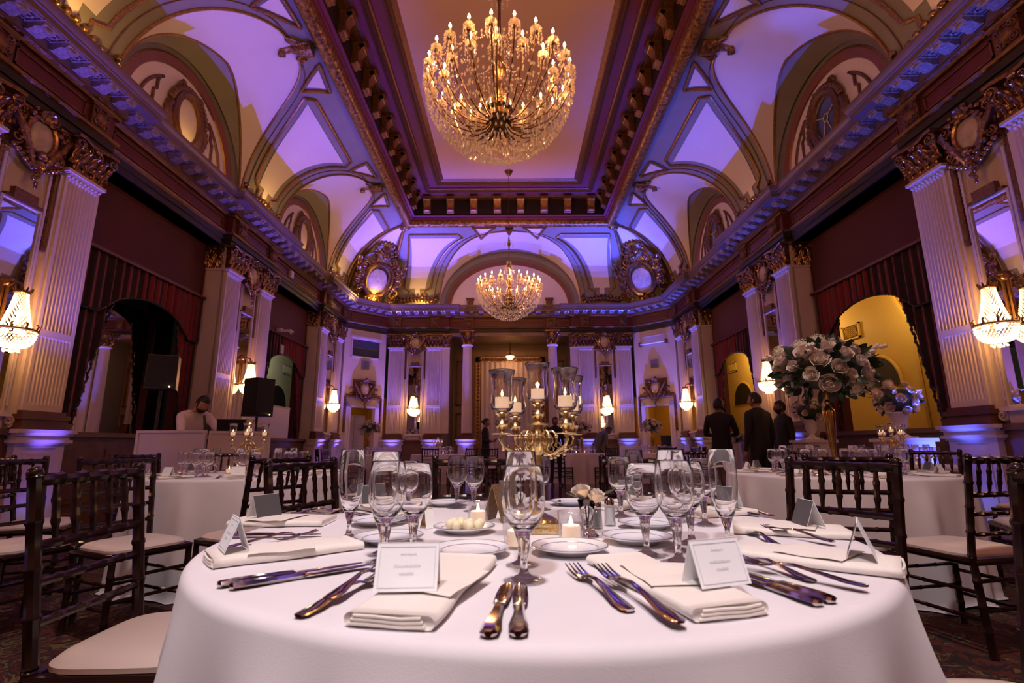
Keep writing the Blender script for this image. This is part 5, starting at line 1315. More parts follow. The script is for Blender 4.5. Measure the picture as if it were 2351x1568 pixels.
for k, x, y, h, lab in (
    ('g', -0.174, 1.018, 0.187, 'wine goblet in front of the left flutes, behind the left place card'),
    ('g', -0.133, 1.082, 0.180, 'wine goblet between the left goblet and the truffle plate'),
    ('f', -0.323, 1.272, 0.208, 'champagne flute farthest left on the front table'),
    ('f', -0.196, 1.085, 0.205, 'champagne flute hidden behind the left pair of goblets'),
    ('g', -0.240, 1.530, 0.172, 'small-looking goblet seen between the two left goblets'),
    ('g', -0.128, 1.860, 0.180, 'far goblet, left of a touching pair beyond the votive candle'),
    ('g', -0.062, 1.770, 0.180, 'far goblet, right of a touching pair beyond the votive candle'),
    ('g', 0.088, 0.880, 0.182, 'wine goblet nearest the viewer, in the middle above the knives'),
    ('f', 0.085, 0.985, 0.205, 'champagne flute directly behind the middle goblet'),
    ('g', 0.165, 1.800, 0.180, 'far goblet just right of the candelabrum stem'),
    ('g', 0.335, 1.062, 0.178, 'left of two near goblets behind the right place card'),
    ('g', 0.378, 0.998, 0.186, 'right of two near goblets behind the right place card'),
    ('f', 0.408, 1.108, 0.205, 'champagne flute behind the two near right goblets'),
    ('g', 0.467, 1.185, 0.178, 'wine goblet standing between the two right flutes'),
    ('g', 0.593, 1.442, 0.178, 'farther goblet behind the right goblet group'),
    ('f', 0.540, 1.505, 0.203, 'champagne flute at the back of the right goblet group'),
    ('f', 0.533, 1.148, 0.206, 'champagne flute farthest right on the front table'),
    ('g', 0.400, 1.610, 0.180, 'far goblet beyond the salt shaker'),
    ('f', 0.475, 1.730, 0.200, 'distant flute beyond the salt shaker and goblet')):
    glass(k, x, y, lab, GG, h=h)
# plates
PL = [(0, 0.002), (0.045, 0.0), (0.048, 0.003), (0.058, 0.008), (0.0785, 0.014), (0.079, 0.0155), (0.0775, 0.0165), (0.058, 0.0105), (0.047, 0.0055), (0, 0.005)]
plm = MB().lathe(PL, 48).mesh('plate', M['china'])
bnd = MB().lathe([(0.0765, 0.0166), (0.0785, 0.0162), (0.0785, 0.0168), (0.0765, 0.0172), (0.0765, 0.0166)], 48).lathe([(0.0575, 0.0105), (0.0587, 0.0108), (0.0587, 0.0114), (0.0575, 0.0111), (0.0575, 0.0105)], 48).mesh('silver_band', M['chinaline'])
def plate(x, y, lab, z=TZ+0.001, group='bread plates on the front table'):
    o = put('bread_plate', plm); o.location = (x, y, z); tag(o, lab, 'plate', group); put('silver_band', bnd, o); return o
for x, y, lab in ((-0.016, 1.080, 'bread plate in front of the truffles, near the left place card'), (0.186, 1.096, 'bread plate in front of the right votive candle'),
    (0.351, 1.205, 'bread plate behind the near right goblets'), (0.429, 1.412, 'bread plate beyond another, right of the salt shaker'),
    (-0.215, 1.222, 'bread plate behind the left goblets'), (-0.312, 1.492, 'bread plate behind the farthest left flute'),
    (-0.055, 1.357, 'plate holding a cluster of white truffles'), (-0.175, 1.94, 'far bread plate beyond the copper tent card'), (0.285, 1.94, 'far bread plate beyond the candelabrum base')):
    plate(x, y, lab)
tr = MB().ball((0, 0, 0), 0.0125, 16, 10).mesh('truffle', M['truffle'])
q = random.Random(6)
TR = [(-0.036, 0.004), (-0.018, -0.022), (-0.010, 0.012), (0.008, -0.006), (0.016, -0.026), (0.014, 0.022), (0.036, -0.012), (0.040, 0.014), (-0.012, 0.040), (-0.03, -0.018+0.048)]
TN = ('leftmost', 'front left', 'middle left', 'middle', 'front right', 'back right', 'right front', 'rightmost', 'rearmost', 'back left')
for (dx, dy), n in zip(TR, TN):
    o = put('truffle', tr); o.location = (-0.055+dx, 1.357+dy, TZ+0.001+0.006+0.0125+max(0, math.hypot(dx, dy)-0.04)*0.2); tag(o, 'round white truffle, %s one of the cluster on its plate' % n, 'candy', 'truffles on the plate')

# linen, cards, silver
def napkin_mesh(L, Wd, seed):
    q = random.Random(seed); ph = q.random()*6; m = MB(); th = 0.0165
    prof = []
    for i in range(7): a = PI/2+PI*i/6; prof.append((-Wd/2+th/2+th/2*math.cos(a), th/2+th/2*math.sin(a)))
    for i in range(7): a = -PI/2+PI*i/6; prof.append((Wd/2-th/2+th/2*math.cos(a), th/2+th/2*math.sin(a)))
    n = len(prof); NL = 16; v = []
    for j in range(NL+1):
        f = j/NL; s = 1+0.03*math.sin(f*7+ph); hz = 1+0.13*math.sin(f*5+ph)
        for (x, z) in prof: v.append((x*s+0.003*math.sin(f*9+ph), -L/2+L*f, max(0.0004, z*hz+(0.0025*math.sin(x*60+f*4+ph) if z > th*0.6 else 0))))
    f_ = [(j*n+i, j*n+(i+1) % n, (j+1)*n+(i+1) % n, (j+1)*n+i) for j in range(NL) for i in range(n)]
    f_ += [tuple(range(n)), tuple(NL*n+i for i in range(n-1, -1, -1))]
    return m.add(v, f_)
def napkin(x, y, ang, L, Wd, lab, seed, group='ivory napkins on the front table', z=TZ+0.0012):
    t = thing('napkin', lab, 'napkin', (x, y, z), math.radians(ang)-PI/2, group)
    napkin_mesh(L, Wd, seed).build('linen', M['napkin'], t, ang=2.0)
    fo = MB(); s = 0.0055                                 # the folded layers seen at the outer end
    for k in range(3):
        z0 = 0.0035+k*s*0.82; w = Wd/2-0.008-0.003*k
        fo.tube([(-w, -L/2-0.001, z0), (-w*0.4, -L/2-0.004, z0+0.0012), (w*0.4, -L/2-0.003, z0-0.0005), (w, -L/2-0.001, z0+0.001)], 0.0021, 6)
    fo.build('folded_edge', M['napkin'], t)
    fl = MB().grid(lambda u, v: ((u-0.5)*Wd*0.96+0.02*v, -L*0.2+L*0.42*v-0.03*u, 0.0183+0.0014*math.sin(u*PI)+0.0012*math.sin(v*9)), 6, 6)
    fl.build('loose_fold', M['napkin'], t)
    return t
def card(x, y, z, face, lab, tilt=0.0, group='place cards on the front table', dark=False, w=0.087, h=0.060):
    """tent card; face is the direction its printed side looks in"""
    t = thing('place_card', lab, 'card', (x, y, z), math.atan2(face[1], face[0])+PI/2, group)
    d = 0.022; n = math.hypot(h, d)
    for sg, nm in ((-1, 'front_leaf'), (1, 'back_leaf')):
        m = MB().add([(-w/2, sg*d, 0), (w/2, sg*d, 0), (w/2, 0, h), (-w/2, 0, h), (-w/2, sg*(d-0.0009), 0), (w/2, sg*(d-0.0009), 0), (w/2, -sg*0.0009, h), (-w/2, -sg*0.0009, h)],
                     [(0, 1, 2, 3), (4, 5, 6, 7), (0, 1, 5, 4), (1, 2, 6, 5), (2, 3, 7, 6), (3, 0, 4, 7)])
        l = m.build(nm, [M['card'], M['cardgrey']] if sg > 0 else M['card'], t, smooth=False)
        if sg > 0: l['label'] = 'leaf with a dark grey outer side'; l.data.polygons[0].material_index = 1
        if sg < 0:
            Mx = Matrix.Translation((0, -d, 0)) @ RX(math.atan2(d, h)*-1)
            b = MB()
            for x0, x1, z0, z1 in ((-0.039, 0.039, 0.0045, 0.0053), (-0.039, 0.039, 0.0572, 0.058), (-0.039, -0.0382, 0.0045, 0.058), (0.0382, 0.039, 0.0045, 0.058)): b.bx(x0, x1, -0.0006, -0.0002, z0, z1)
            b.build('printed_border', M['print'], l, smooth=False, M=Mx)
            b = MB(); qq = random.Random(int(x*1000))
            for zz, ww, hh in ((0.047, 0.010, 0.0022), (0.031, 0.018, 0.0034), (0.021, 0.010, 0.0034)):
                xx = -ww
                while xx < ww:
                    k = 0.0012+0.0014*qq.random(); b.bx(xx, xx+k, -0.0006, -0.0002, zz, zz+hh*(0.6+0.4*qq.random())); xx += k+0.0009
            b.build('faint_lettering', M['print'], l, smooth=False, M=Mx)
    return t
napkin(-0.050, 0.832, 79, 0.345, 0.115, 'ivory folded napkin under the left near place card', 1)
napkin(0.302, 0.850, 105.5, 0.33, 0.115, 'ivory folded napkin under the right near place card', 2)
napkin(0.625, 1.000, 143.4, 0.27, 0.125, 'ivory napkin under the tent card at the right table edge', 3)
napkin(0.752, 1.318, 158, 0.25, 0.135, 'ivory napkin under the card with its dark side showing, right', 4)
napkin(-0.392, 1.095, 38, 0.28, 0.12, 'ivory napkin with pleats under the card seen edge-on, left', 5)
napkin(-0.585, 1.515, 2, 0.26, 0.14, 'ivory napkin under the dark-backed card at the left table edge', 6)
napkin(-0.36, 1.80, -47, 0.24, 0.13, 'ivory napkin at the back left of the front table', 7)
napkin(0.07, 2.02, -92, 0.2, 0.12, 'ivory napkin at the very back of the front table', 8)
napkin(0.46, 1.87, 222, 0.24, 0.13, 'ivory napkin at the back right of the front table', 9)
napkin(0.71, 1.66, 200, 0.22, 0.12, 'ivory napkin at the right rear by dark forks', 10)
NZ = TZ+0.0212
card(-0.079, 0.765, NZ, (0.04, -1), 'printed white place card facing the viewer, on the left near napkin')
card(0.363, 0.782, NZ, (0.34, -0.94), 'printed white place card turned slightly, on the right near napkin')
card(0.690, 0.955, NZ, (0.83, -0.56), 'white tent card at the right table edge, hollow side showing')
card(0.800, 1.312, NZ, (0.95, -0.1), 'tent card on the right with its dark back toward the middle')
card(-0.478, 1.048, NZ, (-0.80, -0.60), 'narrow white tent card seen edge-on at the left table edge')
card(-0.648, 1.525, NZ, (-0.92, 0.4), 'tent card with dark grey back, standing at the left table edge')
card(-0.43, 1.865, NZ, (-0.6, 0.8), 'tent card with dark grey back behind the farthest left flute')
card(0.06, 2.06, NZ, (0, 1), 'tent card with dark back, beyond the copper tent card')
card(0.50, 1.92, NZ, (0.4, 0.9), 'tent card with dark back beyond the salt shaker')
card(0.755, 1.685, NZ, (0.8, 0.5), 'tent card with dark back behind the farthest right flute')
def flat(stations, m=None):
    """stations: (y, half width, z, thickness)"""
    m = m or MB(); v = []; n = 6
    for (y, w, z, th) in stations:
        for (a, b) in ((-1, 0.0), (-0.6, 0.5), (0.6, 0.5), (1, 0.0), (0.6, -0.5), (-0.6, -0.5)): v.append((a*w, y, z+b*th))
    f = [(j*n+i, j*n+(i+1) % n, (j+1)*n+(i+1) % n, (j+1)*n+i) for j in range(len(stations)-1) for i in range(n)]
    f += [tuple(range(n-1, -1, -1)), tuple((len(stations)-1)*n+i for i in range(n))]
    return m.add(v, f)
def fork_mesh():
    m = flat([(0, 0.005, 0.003, 0.003), (0.006, 0.0095, 0.003, 0.0035), (0.03, 0.0105, 0.004, 0.0035), (0.07, 0.006, 0.009, 0.004), (0.11, 0.0035, 0.014, 0.004), (0.135, 0.0035, 0.012, 0.0035), (0.145, 0.009, 0.008, 0.0025), (0.155, 0.012, 0.006, 0.002), (0.170, 0.0122, 0.0055, 0.002)])
    for k in range(4):
        x = -0.0098+0.00653*k
        v = flat([(0.168, 0.0022, 0.0056, 0.002), (0.190, 0.0018, 0.008, 0.0018), (0.212, 0.0010, 0.013, 0.0015)], MB()); m.join(v, T(x, 0, 0))
    return m.mesh('fork', M['steel'])
def knife_mesh():
    return flat([(0, 0.004, 0.005, 0.006), (0.004, 0.0095, 0.005, 0.008), (0.03, 0.0105, 0.0055, 0.009), (0.07, 0.0068, 0.0055, 0.009), (0.105, 0.0055, 0.0055, 0.008), (0.112, 0.0065, 0.0055, 0.006), (0.118, 0.0085, 0.005, 0.0022), (0.16, 0.0098, 0.005, 0.002), (0.205, 0.0088, 0.005, 0.0016), (0.225, 0.004, 0.005, 0.001)]).mesh('knife', M['steel'])
def spoon_mesh():
    m = flat([(0, 0.004, 0.003, 0.003), (0.004, 0.0105, 0.003, 0.004), (0.03, 0.0115, 0.0035, 0.0045), (0.07, 0.006, 0.008, 0.0045), (0.115, 0.0035, 0.012, 0.004), (0.14, 0.0035, 0.008, 0.0035)])
    m.grid(lambda u, v: (0.0145*math.sin(PI*min(1, 0.04+v*0.96))**0.6*(u-0.5)*2, 0.138+0.058*v, 0.0085-0.006*math.sin(PI*v)*(1-((u-0.5)*2)**2)), 6, 8)
    return m.mesh('spoon', M['steel'])
FK, KN, SPN = fork_mesh(), knife_mesh(), spoon_mesh()
def flatware(me, p0, p1, lab, dz=0.0, tilt=0.0, group='silverware on the front table', wid=1.15):
    p0, p1 = Vector((*p0, 0)), Vector((*p1, 0)); L0 = {FK: 0.212, KN: 0.225, SPN: 0.196}[me]; d = p1-p0; s = d.length/L0
    o = put(me.name, me); o.location = (p0.x, p0.y, TZ+0.0015+dz); o.scale = (wid, s, 1); o.rotation_euler = (tilt, 0, math.atan2(d.y, d.x)-PI/2)
    return tag(o, lab, me.name, group)
for me, a, b, dz, ti, lab in (
    (KN, (0.041, 0.627), (0.062, 0.845), 0, 0, 'left knife of the middle pair in front of the goblet'),
    (KN, (0.075, 0.627), (0.082, 0.842), 0, 0, 'right knife of the middle pair in front of the goblet'),
    (FK, (0.222, 0.715), (0.172, 0.940), 0, 0, 'left fork of the near pair, left of the right napkin'),
    (FK, (0.268, 0.650), (0.214, 0.895), 0.006, 0.01, 'right fork of the near pair, crossing beside the right napkin'),
    (FK, (-0.205, 0.700), (-0.143, 0.905), 0, 0, 'fork lying left of the left place card'),
    (FK, (-0.186, 0.752), (-0.150, 0.935), 0.006, 0.01, 'fork partly covered, tucked beside the left place card'),
    (KN, (-0.392, 0.845), (-0.208, 0.990), 0, 0, 'outer knife of the left pair below the pleated napkin'),
    (KN, (-0.366, 0.832), (-0.190, 0.975), 0, 0, 'inner knife of the left pair below the pleated napkin'),
    (KN, (-0.616, 1.288), (-0.40, 1.302), 0, 0, 'knife on the left beyond the edge-on tent card'),
    (FK, (-0.560, 1.142), (-0.43, 1.255), 0, 0, 'left fork behind the pleated napkin'),
    (FK, (-0.535, 1.188), (-0.405, 1.290), 0.004, 0.0, 'right fork behind the pleated napkin'),
    (KN, (0.483, 0.735), (0.425, 0.915), 0, 0, 'left knife of the pair right of the right place card'),
    (KN, (0.509, 0.748), (0.450, 0.925), 0, 0, 'right knife of the pair right of the right place card'),
    (FK, (0.545, 0.855), (0.500, 1.045), 0, 0, 'fork crossing beside the right edge napkin, handle nearer'),
    (FK, (0.592, 0.800), (0.470, 0.962), 0.006, 0.01, 'longer fork below the right edge napkin'),
    (FK, (0.635, 1.135), (0.652, 1.33), 0, 0, 'fork before the napkin with the dark card, left one'),
    (FK, (0.760, 1.148), (0.69, 1.31), 0.006, 0.01, 'fork before the napkin with the dark card, right one'),
    (FK, (-0.655, 1.645), (-0.50, 1.705), 0, 0, 'fork behind the napkin at the left table edge'),
    (FK, (-0.640, 1.685), (-0.49, 1.745), 0.004, 0, 'second fork behind the napkin at the left table edge'),
    (KN, (-0.53, 1.80), (-0.375, 1.645), 0, 0, 'knife on the left rear behind the farthest flute'),
    (FK, (0.86, 1.60), (0.79, 1.735), 0, 0, 'fork on the right rear behind the farthest right flute'),
    (FK, (0.815, 1.60), (0.745, 1.60+0.14), 0.004, 0, 'second fork on the right rear behind the farthest right flute'),
    (KN, (-0.33, 2.00), (-0.27, 1.82), 0, 0, 'far knife beyond the touching goblets'),
    (FK, (0.255, 2.06), (0.235, 1.88), 0, 0, 'far fork beyond the candelabrum')):
    flatware(me, a, b, lab, dz, ti)

# candles, candelabra, shakers, bud vases
fl_m = MB().lathe([(0, 0.0), (0.0032, 0.004), (0.0036, 0.008), (0.002, 0.015), (0, 0.021)], 8).mesh('flame', M['flame'])
def candle_parts(par, r, h, z0, Mx=None):
    c = MB().lathe([(0, z0), (r, z0), (r, z0+h-0.002), (r*0.9, z0+h), (r*0.3, z0+h-0.004), (0, z0+h-0.004)], 20).build('candle', M['wax'], par, M=Mx)
    put('flame', fl_m, c, T(0, 0, z0+h)); return c
def votive(x, y, lab, z=TZ+0.001, group='votive candles on the front table', lit=True):
    t = thing('votive_candle', lab, 'candle', (x, y, z), 0, group)
    MB().lathe([(0, 0), (0.025, 0), (0.028, 0.004), (0.031, 0.066), (0.0315, 0.067), (0.0297, 0.066), (0.0265, 0.006), (0, 0.005)], 28).build('glass_cup', M['disc'], t, ang=3)
    candle_parts(t, 0.021, 0.030, 0.0065)
    if lit: light('POINT', (x, y, z+0.052), 0.18, (1, 0.55, 0.22), size=0.006, name='candle_light')
    return t
votive(0.203, 1.216, 'lit votive candle in a glass cup, right of the middle goblet')
votive(-0.028, 1.482, 'lit votive candle in a glass cup behind the truffles')
votive(0.078, 1.148, 'lit votive candle half hidden behind the middle goblet')
HUR = [(0.016, 0.0), (0.027, 0.012), (0.0305, 0.028), (0.0285, 0.048), (0.0255, 0.066), (0.0275, 0.088), (0.0345, 0.109), (0.0352, 0.110), (0.0335, 0.109), (0.0265, 0.088), (0.0245, 0.066), (0.0275, 0.048), (0.0292, 0.028), (0.0255, 0.013), (0.0, 0.003)]
hur_m = MB().lathe(HUR, 32, wob=lambda a, z: 1+0.012*math.cos(a*12)).mesh('hurricane_glass', M['thin'], ang=3)
hur_s = MB().lathe(HUR, 14).mesh('hurricane_glass', M['thin'], ang=3)
cupm = MB().lathe([(0, 0), (0.026, 0.0), (0.027, 0.002), (0.01, 0.004), (0.006, 0.010), (0.014, 0.016), (0.018, 0.026), (0.014, 0.037), (0.007, 0.042), (0.012, 0.047), (0.019, 0.052), (0.018, 0.055), (0, 0.055)], 20, wob=lambda a, z: 1+(0.06*math.cos(a*9) if 0.014 < z < 0.04 else 0)).mesh('candle_cup', M['brass'])
def candelabrum(x, y, rz, lab, narm=4, rad=0.118, hi=True, base_z=TZ+0.001, lights=True, angs=None):
    t = thing('candelabrum', lab, 'candelabrum', (x, y, base_z), rz, 'gilt candelabra')
    m = MB().box((0, 0, 0.006), (0.118, 0.118, 0.012)).box((0, 0, 0.017), (0.098, 0.098, 0.010)).lathe([(0.045, 0.022), (0.043, 0.03), (0.03, 0.036), (0.012, 0.045), (0.009, 0.06), (0.016, 0.07), (0.009, 0.08), (0.007, 0.13), (0.011, 0.17), (0.008, 0.19), (0.016, 0.2), (0.024, 0.215), (0.026, 0.235), (0.018, 0.25), (0.014, 0.262), (0.03, 0.268), (0.031, 0.272), (0.0, 0.272)], 20)
    for k in range(10):
        a = 2*PI*k/10+0.2; d = Vector((math.cos(a), math.sin(a), 0)); pts = []
        for i in range(15):
            th = i/14*7.5-0.8; rr = 0.024*(1-0.7*i/14); pts.append(d*(0.034+rr*math.cos(th)*0.8)+Vector((0, 0, 0.232+rr*math.sin(th)*1.15)))
        m.tube(pts, 0.003, 6); m.ball(pts[2], 0.006, 6, 5)
    m.build('stem', M['brass'], t)
    H = hur_m if hi else hur_s
    def head(par, Mx, z):
        c = put('candle_cup', cupm, par, Mx @ T(0, 0, z)); put('hurricane_glass', H, c, T(0, 0, 0.054))
        q_ = MB().lathe([(0, 0.066), (0.018, 0.066), (0.018, 0.094), (0, 0.094)], 16).build('candle', M['wax'], c); q_2 = put('flame', fl_m, c, T(0, 0, 0.095))
        return c
    head(t, Matrix(), 0.272)
    for k in range(narm):
        a = angs[k] if angs else 2*PI*k/narm
        d = Vector((math.cos(a), math.sin(a), 0)); pts = []
        for (r_, z_) in ((0.018, 0.225), (0.03, 0.20), (0.055, 0.192), (0.085, 0.200), (rad-0.004, 0.215), (rad+0.004, 0.232), (rad, 0.242)): pts.append(d*r_+Vector((0, 0, z_)))
        am = MB().tube(pts, [0.006, 0.0055, 0.005, 0.0045, 0.0045, 0.0045, 0.005], 7)
        for i in (1, 2, 3, 4): am.ball(pts[i]+Vector((0, 0, -0.008)), 0.0055, 6, 5); am.tube([pts[i], pts[i]+d*0.012+Vector((0, 0, 0.016)), pts[i]+d*0.002+Vector((0, 0, 0.022))], [0.003, 0.0025, 0.002], 5)
        A = am.build('arm', M['brass'], t)
        head(A, T(d.x*rad, d.y*rad, 0), 0.243)
    if lights: light('POINT', (x, y, base_z+0.378), 0.5, (1, 0.55, 0.22), size=0.006, name='candle_light')
    return t
candelabrum(0.139, 1.372, 0, 'tall gilt candelabrum with five glass hurricanes in the middle of the front table', angs=[math.radians(a) for a in (-57, 32, 121, 216)])
candelabrum(LT[0], LT[1], 0.35, 'gilt candelabrum with glass hurricanes on the left table before the booth', hi=False)
candelabrum(CT[0], CT[1], 0.0, 'gilt candelabrum on the small table before the ochre opening', hi=False)
candelabrum(FT[1][0], FT[1][1], 0.5, 'tiny distant candelabrum on the far table left of the recess', hi=False, lights=False)
for x, y, lab, mt in ((0.335, 1.447, 'glass salt shaker with white salt, beside the pepper', 'card'), (0.292, 1.402, 'pepper shaker with dark grey contents, right of the bud vase', 'cardgrey')):
    t = thing('shaker', lab, 'shaker', (x, y, TZ+0.001))
    MB().lathe([(0.012, 0.002), (0.012, 0.0), (0.016, 0), (0.013, 0.055), (0.0122, 0.055), (0.0148, 0.003), (0, 0.003)], 12).build('glass_body', M['disc'], t, ang=3)
    MB().lathe([(0, 0.004), (0.0142, 0.004), (0.0118, 0.048), (0, 0.048)], 12).build('filling', M[mt], t)
    MB().lathe([(0.0135, 0.054), (0.0135, 0.064), (0.009, 0.072), (0, 0.074)], 12).build('metal_cap', M['steel'], t)
def bud_vase(x, y, lab, seed, heads, lean):
    t = thing('bud_vase', lab, 'flowers', (x, y, TZ+0.001), seed)
    MB().lathe([(0, 0.001), (0.026, 0), (0.027, 0.003), (0.018, 0.012), (0.013, 0.03), (0.017, 0.06), (0.0225, 0.085), (0.0215, 0.085), (0.016, 0.06), (0.0115, 0.03), (0, 0.02)], 20).build('glass_vase', M['glass'], t, ang=3)
    for k, (dx, dy, dz, r) in enumerate(heads):
        s = MB().tube([(0, 0, 0.02), (dx*0.3, dy*0.3, 0.07), (dx, dy, dz)], 0.0022, 5).build('stem', M['leaf'], t)
        put('rose', ROSE[k % 2], t, T(dx, dy, dz) @ RX(0.3*lean) @ RY(0.4*lean*(1 if dx > 0 else -1)) @ SCL(r, r, r))
    for k, (a, b) in enumerate(((0.2, 0.075), (2.4, 0.05), (3.6, 0.06))):
        put('leaf', LEAFM[0], t, T(0, 0, 0.085) @ RZ(a-PI/2) @ RX(0.1) @ SCL(b, b, b))
bud_vase(0.250, 1.282, 'bud vase of two white roses with a pointed green leaf', 0.0, [(-0.014, 0.0, 0.105, 0.030), (0.022, -0.008, 0.096, 0.029)], 0.5)
bud_vase(0.092, 1.645, 'white blossoms with green leaves seen behind the middle goblet', 1.2, [(-0.02, 0.0, 0.105, 0.033), (0.03, 0.01, 0.11, 0.028)], 0.5)
t = thing('table_number', 'copper glitter tent card standing behind the lit votive', 'card', (0.028, 1.548, TZ+0.001), -0.5)
for sg, nm in ((-1, 'front_leaf'), (1, 'back_leaf')):
    MB().add([(-0.038, sg*0.034, 0), (0.038, sg*0.034, 0), (0.038, 0, 0.105), (-0.038, 0, 0.105), (-0.038, sg*0.032, 0), (0.038, sg*0.032, 0), (0.038, -sg*0.001, 0.105), (-0.038, -sg*0.001, 0.105)], [(0, 1, 2, 3), (4, 5, 6, 7), (0, 1, 5, 4), (1, 2, 6, 5), (2, 3, 7, 6), (3, 0, 4, 7)]).build(nm, M['glitter'], t, smooth=False, M=RZ(PI/2))
t = thing('favor_card', 'small white and gold folded favor behind the left goblets', 'card', (-0.158, 1.425, TZ+0.001), 0.9)
for sg, nm, mt in ((-1, 'front_leaf', 'card'), (1, 'back_leaf', 'brass')):
    MB().add([(-0.018, sg*0.014, 0), (0.018, sg*0.014, 0), (0.014, 0, 0.05), (-0.014, 0, 0.05), (-0.018, sg*0.012, 0), (0.018, sg*0.012, 0), (0.014, -sg*0.001, 0.05), (-0.014, -sg*0.001, 0.05)], [(0, 1, 2, 3), (4, 5, 6, 7), (0, 1, 5, 4), (1, 2, 6, 5), (2, 3, 7, 6), (3, 0, 4, 7)]).build(nm, M[mt], t, smooth=False)

# tables behind: settings
DIRS = ('right', 'back right', 'back', 'back left', 'left', 'front left', 'front', 'front right')
def settings(ctr, R, n, a0, where, far=False, cards=True, votives=3):
    q = random.Random(int(ctr[0]*100))
    for k in range(n):
        a = a0+2*PI*k/n; d = DIRS[int(round((a % (2*PI))/(PI/4))) % 8]
        def P(r, t): return (ctr[0]+r*math.cos(a)-t*math.sin(a), ctr[1]+r*math.sin(a)+t*math.cos(a))
        for kind, r, tt, nm in (('g', R*0.58, 0.0, 'inner stemmed goblet'), ('g', R*0.52, 0.085, 'outer stemmed goblet'), ('f', R*0.46, -0.02, 'slim champagne flute')):
            x, y = P(r+0.012*q.random(), tt+0.015*q.random())
            if far: lb = ('small goblet' if kind == 'g' else 'small champagne flute')+' among others on the table '+where
            else: lb = '%s at the %s place of the table %s' % (nm, d, where)
            glass(kind, x, y, lb, 'glasses on the table '+where, small=True)
        if cards:
            w = 'at the %s place of the table %s' % (d, where)
            x, y = P(R*0.80, 0.0)
            napkin(x, y, math.degrees(a)+180, R*0.34, 0.11, 'ivory napkin '+w, k+20, 'napkins on the table '+where)
            card(x+0.03*math.cos(a), y+0.03*math.sin(a), NZ, (math.cos(a), math.sin(a)), 'white tent card '+w, group='cards on the table '+where)
            x, y = P(R*0.82, -0.13); x2, y2 = P(R*0.55, -0.12); flatware(FK, (x, y), (x2, y2), 'fork '+w, group='silver on the table '+where)
            x, y = P(R*0.82, 0.12); x2, y2 = P(R*0.55, 0.13); flatware(KN, (x, y), (x2, y2), 'knife '+w, group='silver on the table '+where)
    for k in range(votives):
        a = a0+0.5+2*PI*k/max(1, votives); d = DIRS[int(round((a % (2*PI))/(PI/4))) % 8]
        votive(ctr[0]+0.19*math.cos(a), ctr[1]+0.19*math.sin(a), 'lit votive, %s on the table %s' % (d, where), group='votives on the table '+where, lit=k == 0)
settings(LT, 0.76, 8, -1.95, 'before the white booth')
settings(RT, 0.76, 8, -1.75, 'under the tall gold vase')
settings(CT, 0.58, 6, -1.5, 'at the ochre opening', cards=False, votives=1)
for (x, y), n in zip(FT, FTN): settings((x, y), 0.7, 8, 0.3, 'far off, '+n, True, cards=False, votives=2)

# flower stands on tables
def tall_vase(x, y, lab, h, R, seed, nr, nh, nl, rs=0.17, z=TZ+0.001, group=None):
    t = thing('flower_stand', lab, 'flowers', (x, y, z), 0, group)
    s = h/0.62
    MB().lathe([(0, 0), (0.055*s, 0), (0.052*s, 0.01*s), (0.025*s, 0.035*s), (0.016*s, 0.06*s), (0.022*s, 0.075*s), (0.014*s, 0.09*s), (0.018*s, 0.16*s), (0.036*s, 0.32*s), (0.046*s, 0.46*s), (0.044*s, 0.475*s), (0.024*s, 0.50*s), (0.014*s, 0.52*s), (0.022*s, 0.54*s), (0.012*s, 0.56*s), (0.03*s, 0.60*s), (0.034*s, 0.62*s), (0, 0.62*s)], 24).build('gold_vase', M['vasegold'], t)
    bouquet(t, (0, 0, h+R*0.45), R, nr, nh, nl, seed, rs=rs, flat=0.62); return t
tall_vase(RT[0], RT[1], 'tall gold vase topped by a large arrangement of white roses and hydrangeas', 0.62, 0.40, 4, 36, 10, 130, rs=0.165)
for k, (x, y, n) in enumerate(((-3.75, 13.6, 'beside the left corner doorway'), (1.95, 13.95, 'beside the bending person'), (3.75, 13.5, 'beside the right corner doorway'))):
    tall_vase(x, y, 'small distant flower arrangement on a slim gold stand '+n, 0.55, 0.30, k+11, 16, 3, 24, rs=0.22, group='distant flower stands')
t = thing('flower_bunch', 'low bunch of white flowers glimpsed between the two dark-clad men', 'flowers', (4.15, 9.35, 0.0))
MB().lathe([(0, 0), (0.13, 0), (0.11, 0.5), (0.06, 0.95), (0.09, 1.0), (0, 1.0)], 16).build('stand', M['urn'], t); bouquet(t, (0, 0, 1.08), 0.16, 12, 2, 14, 5, ns=0, rs=0.24)
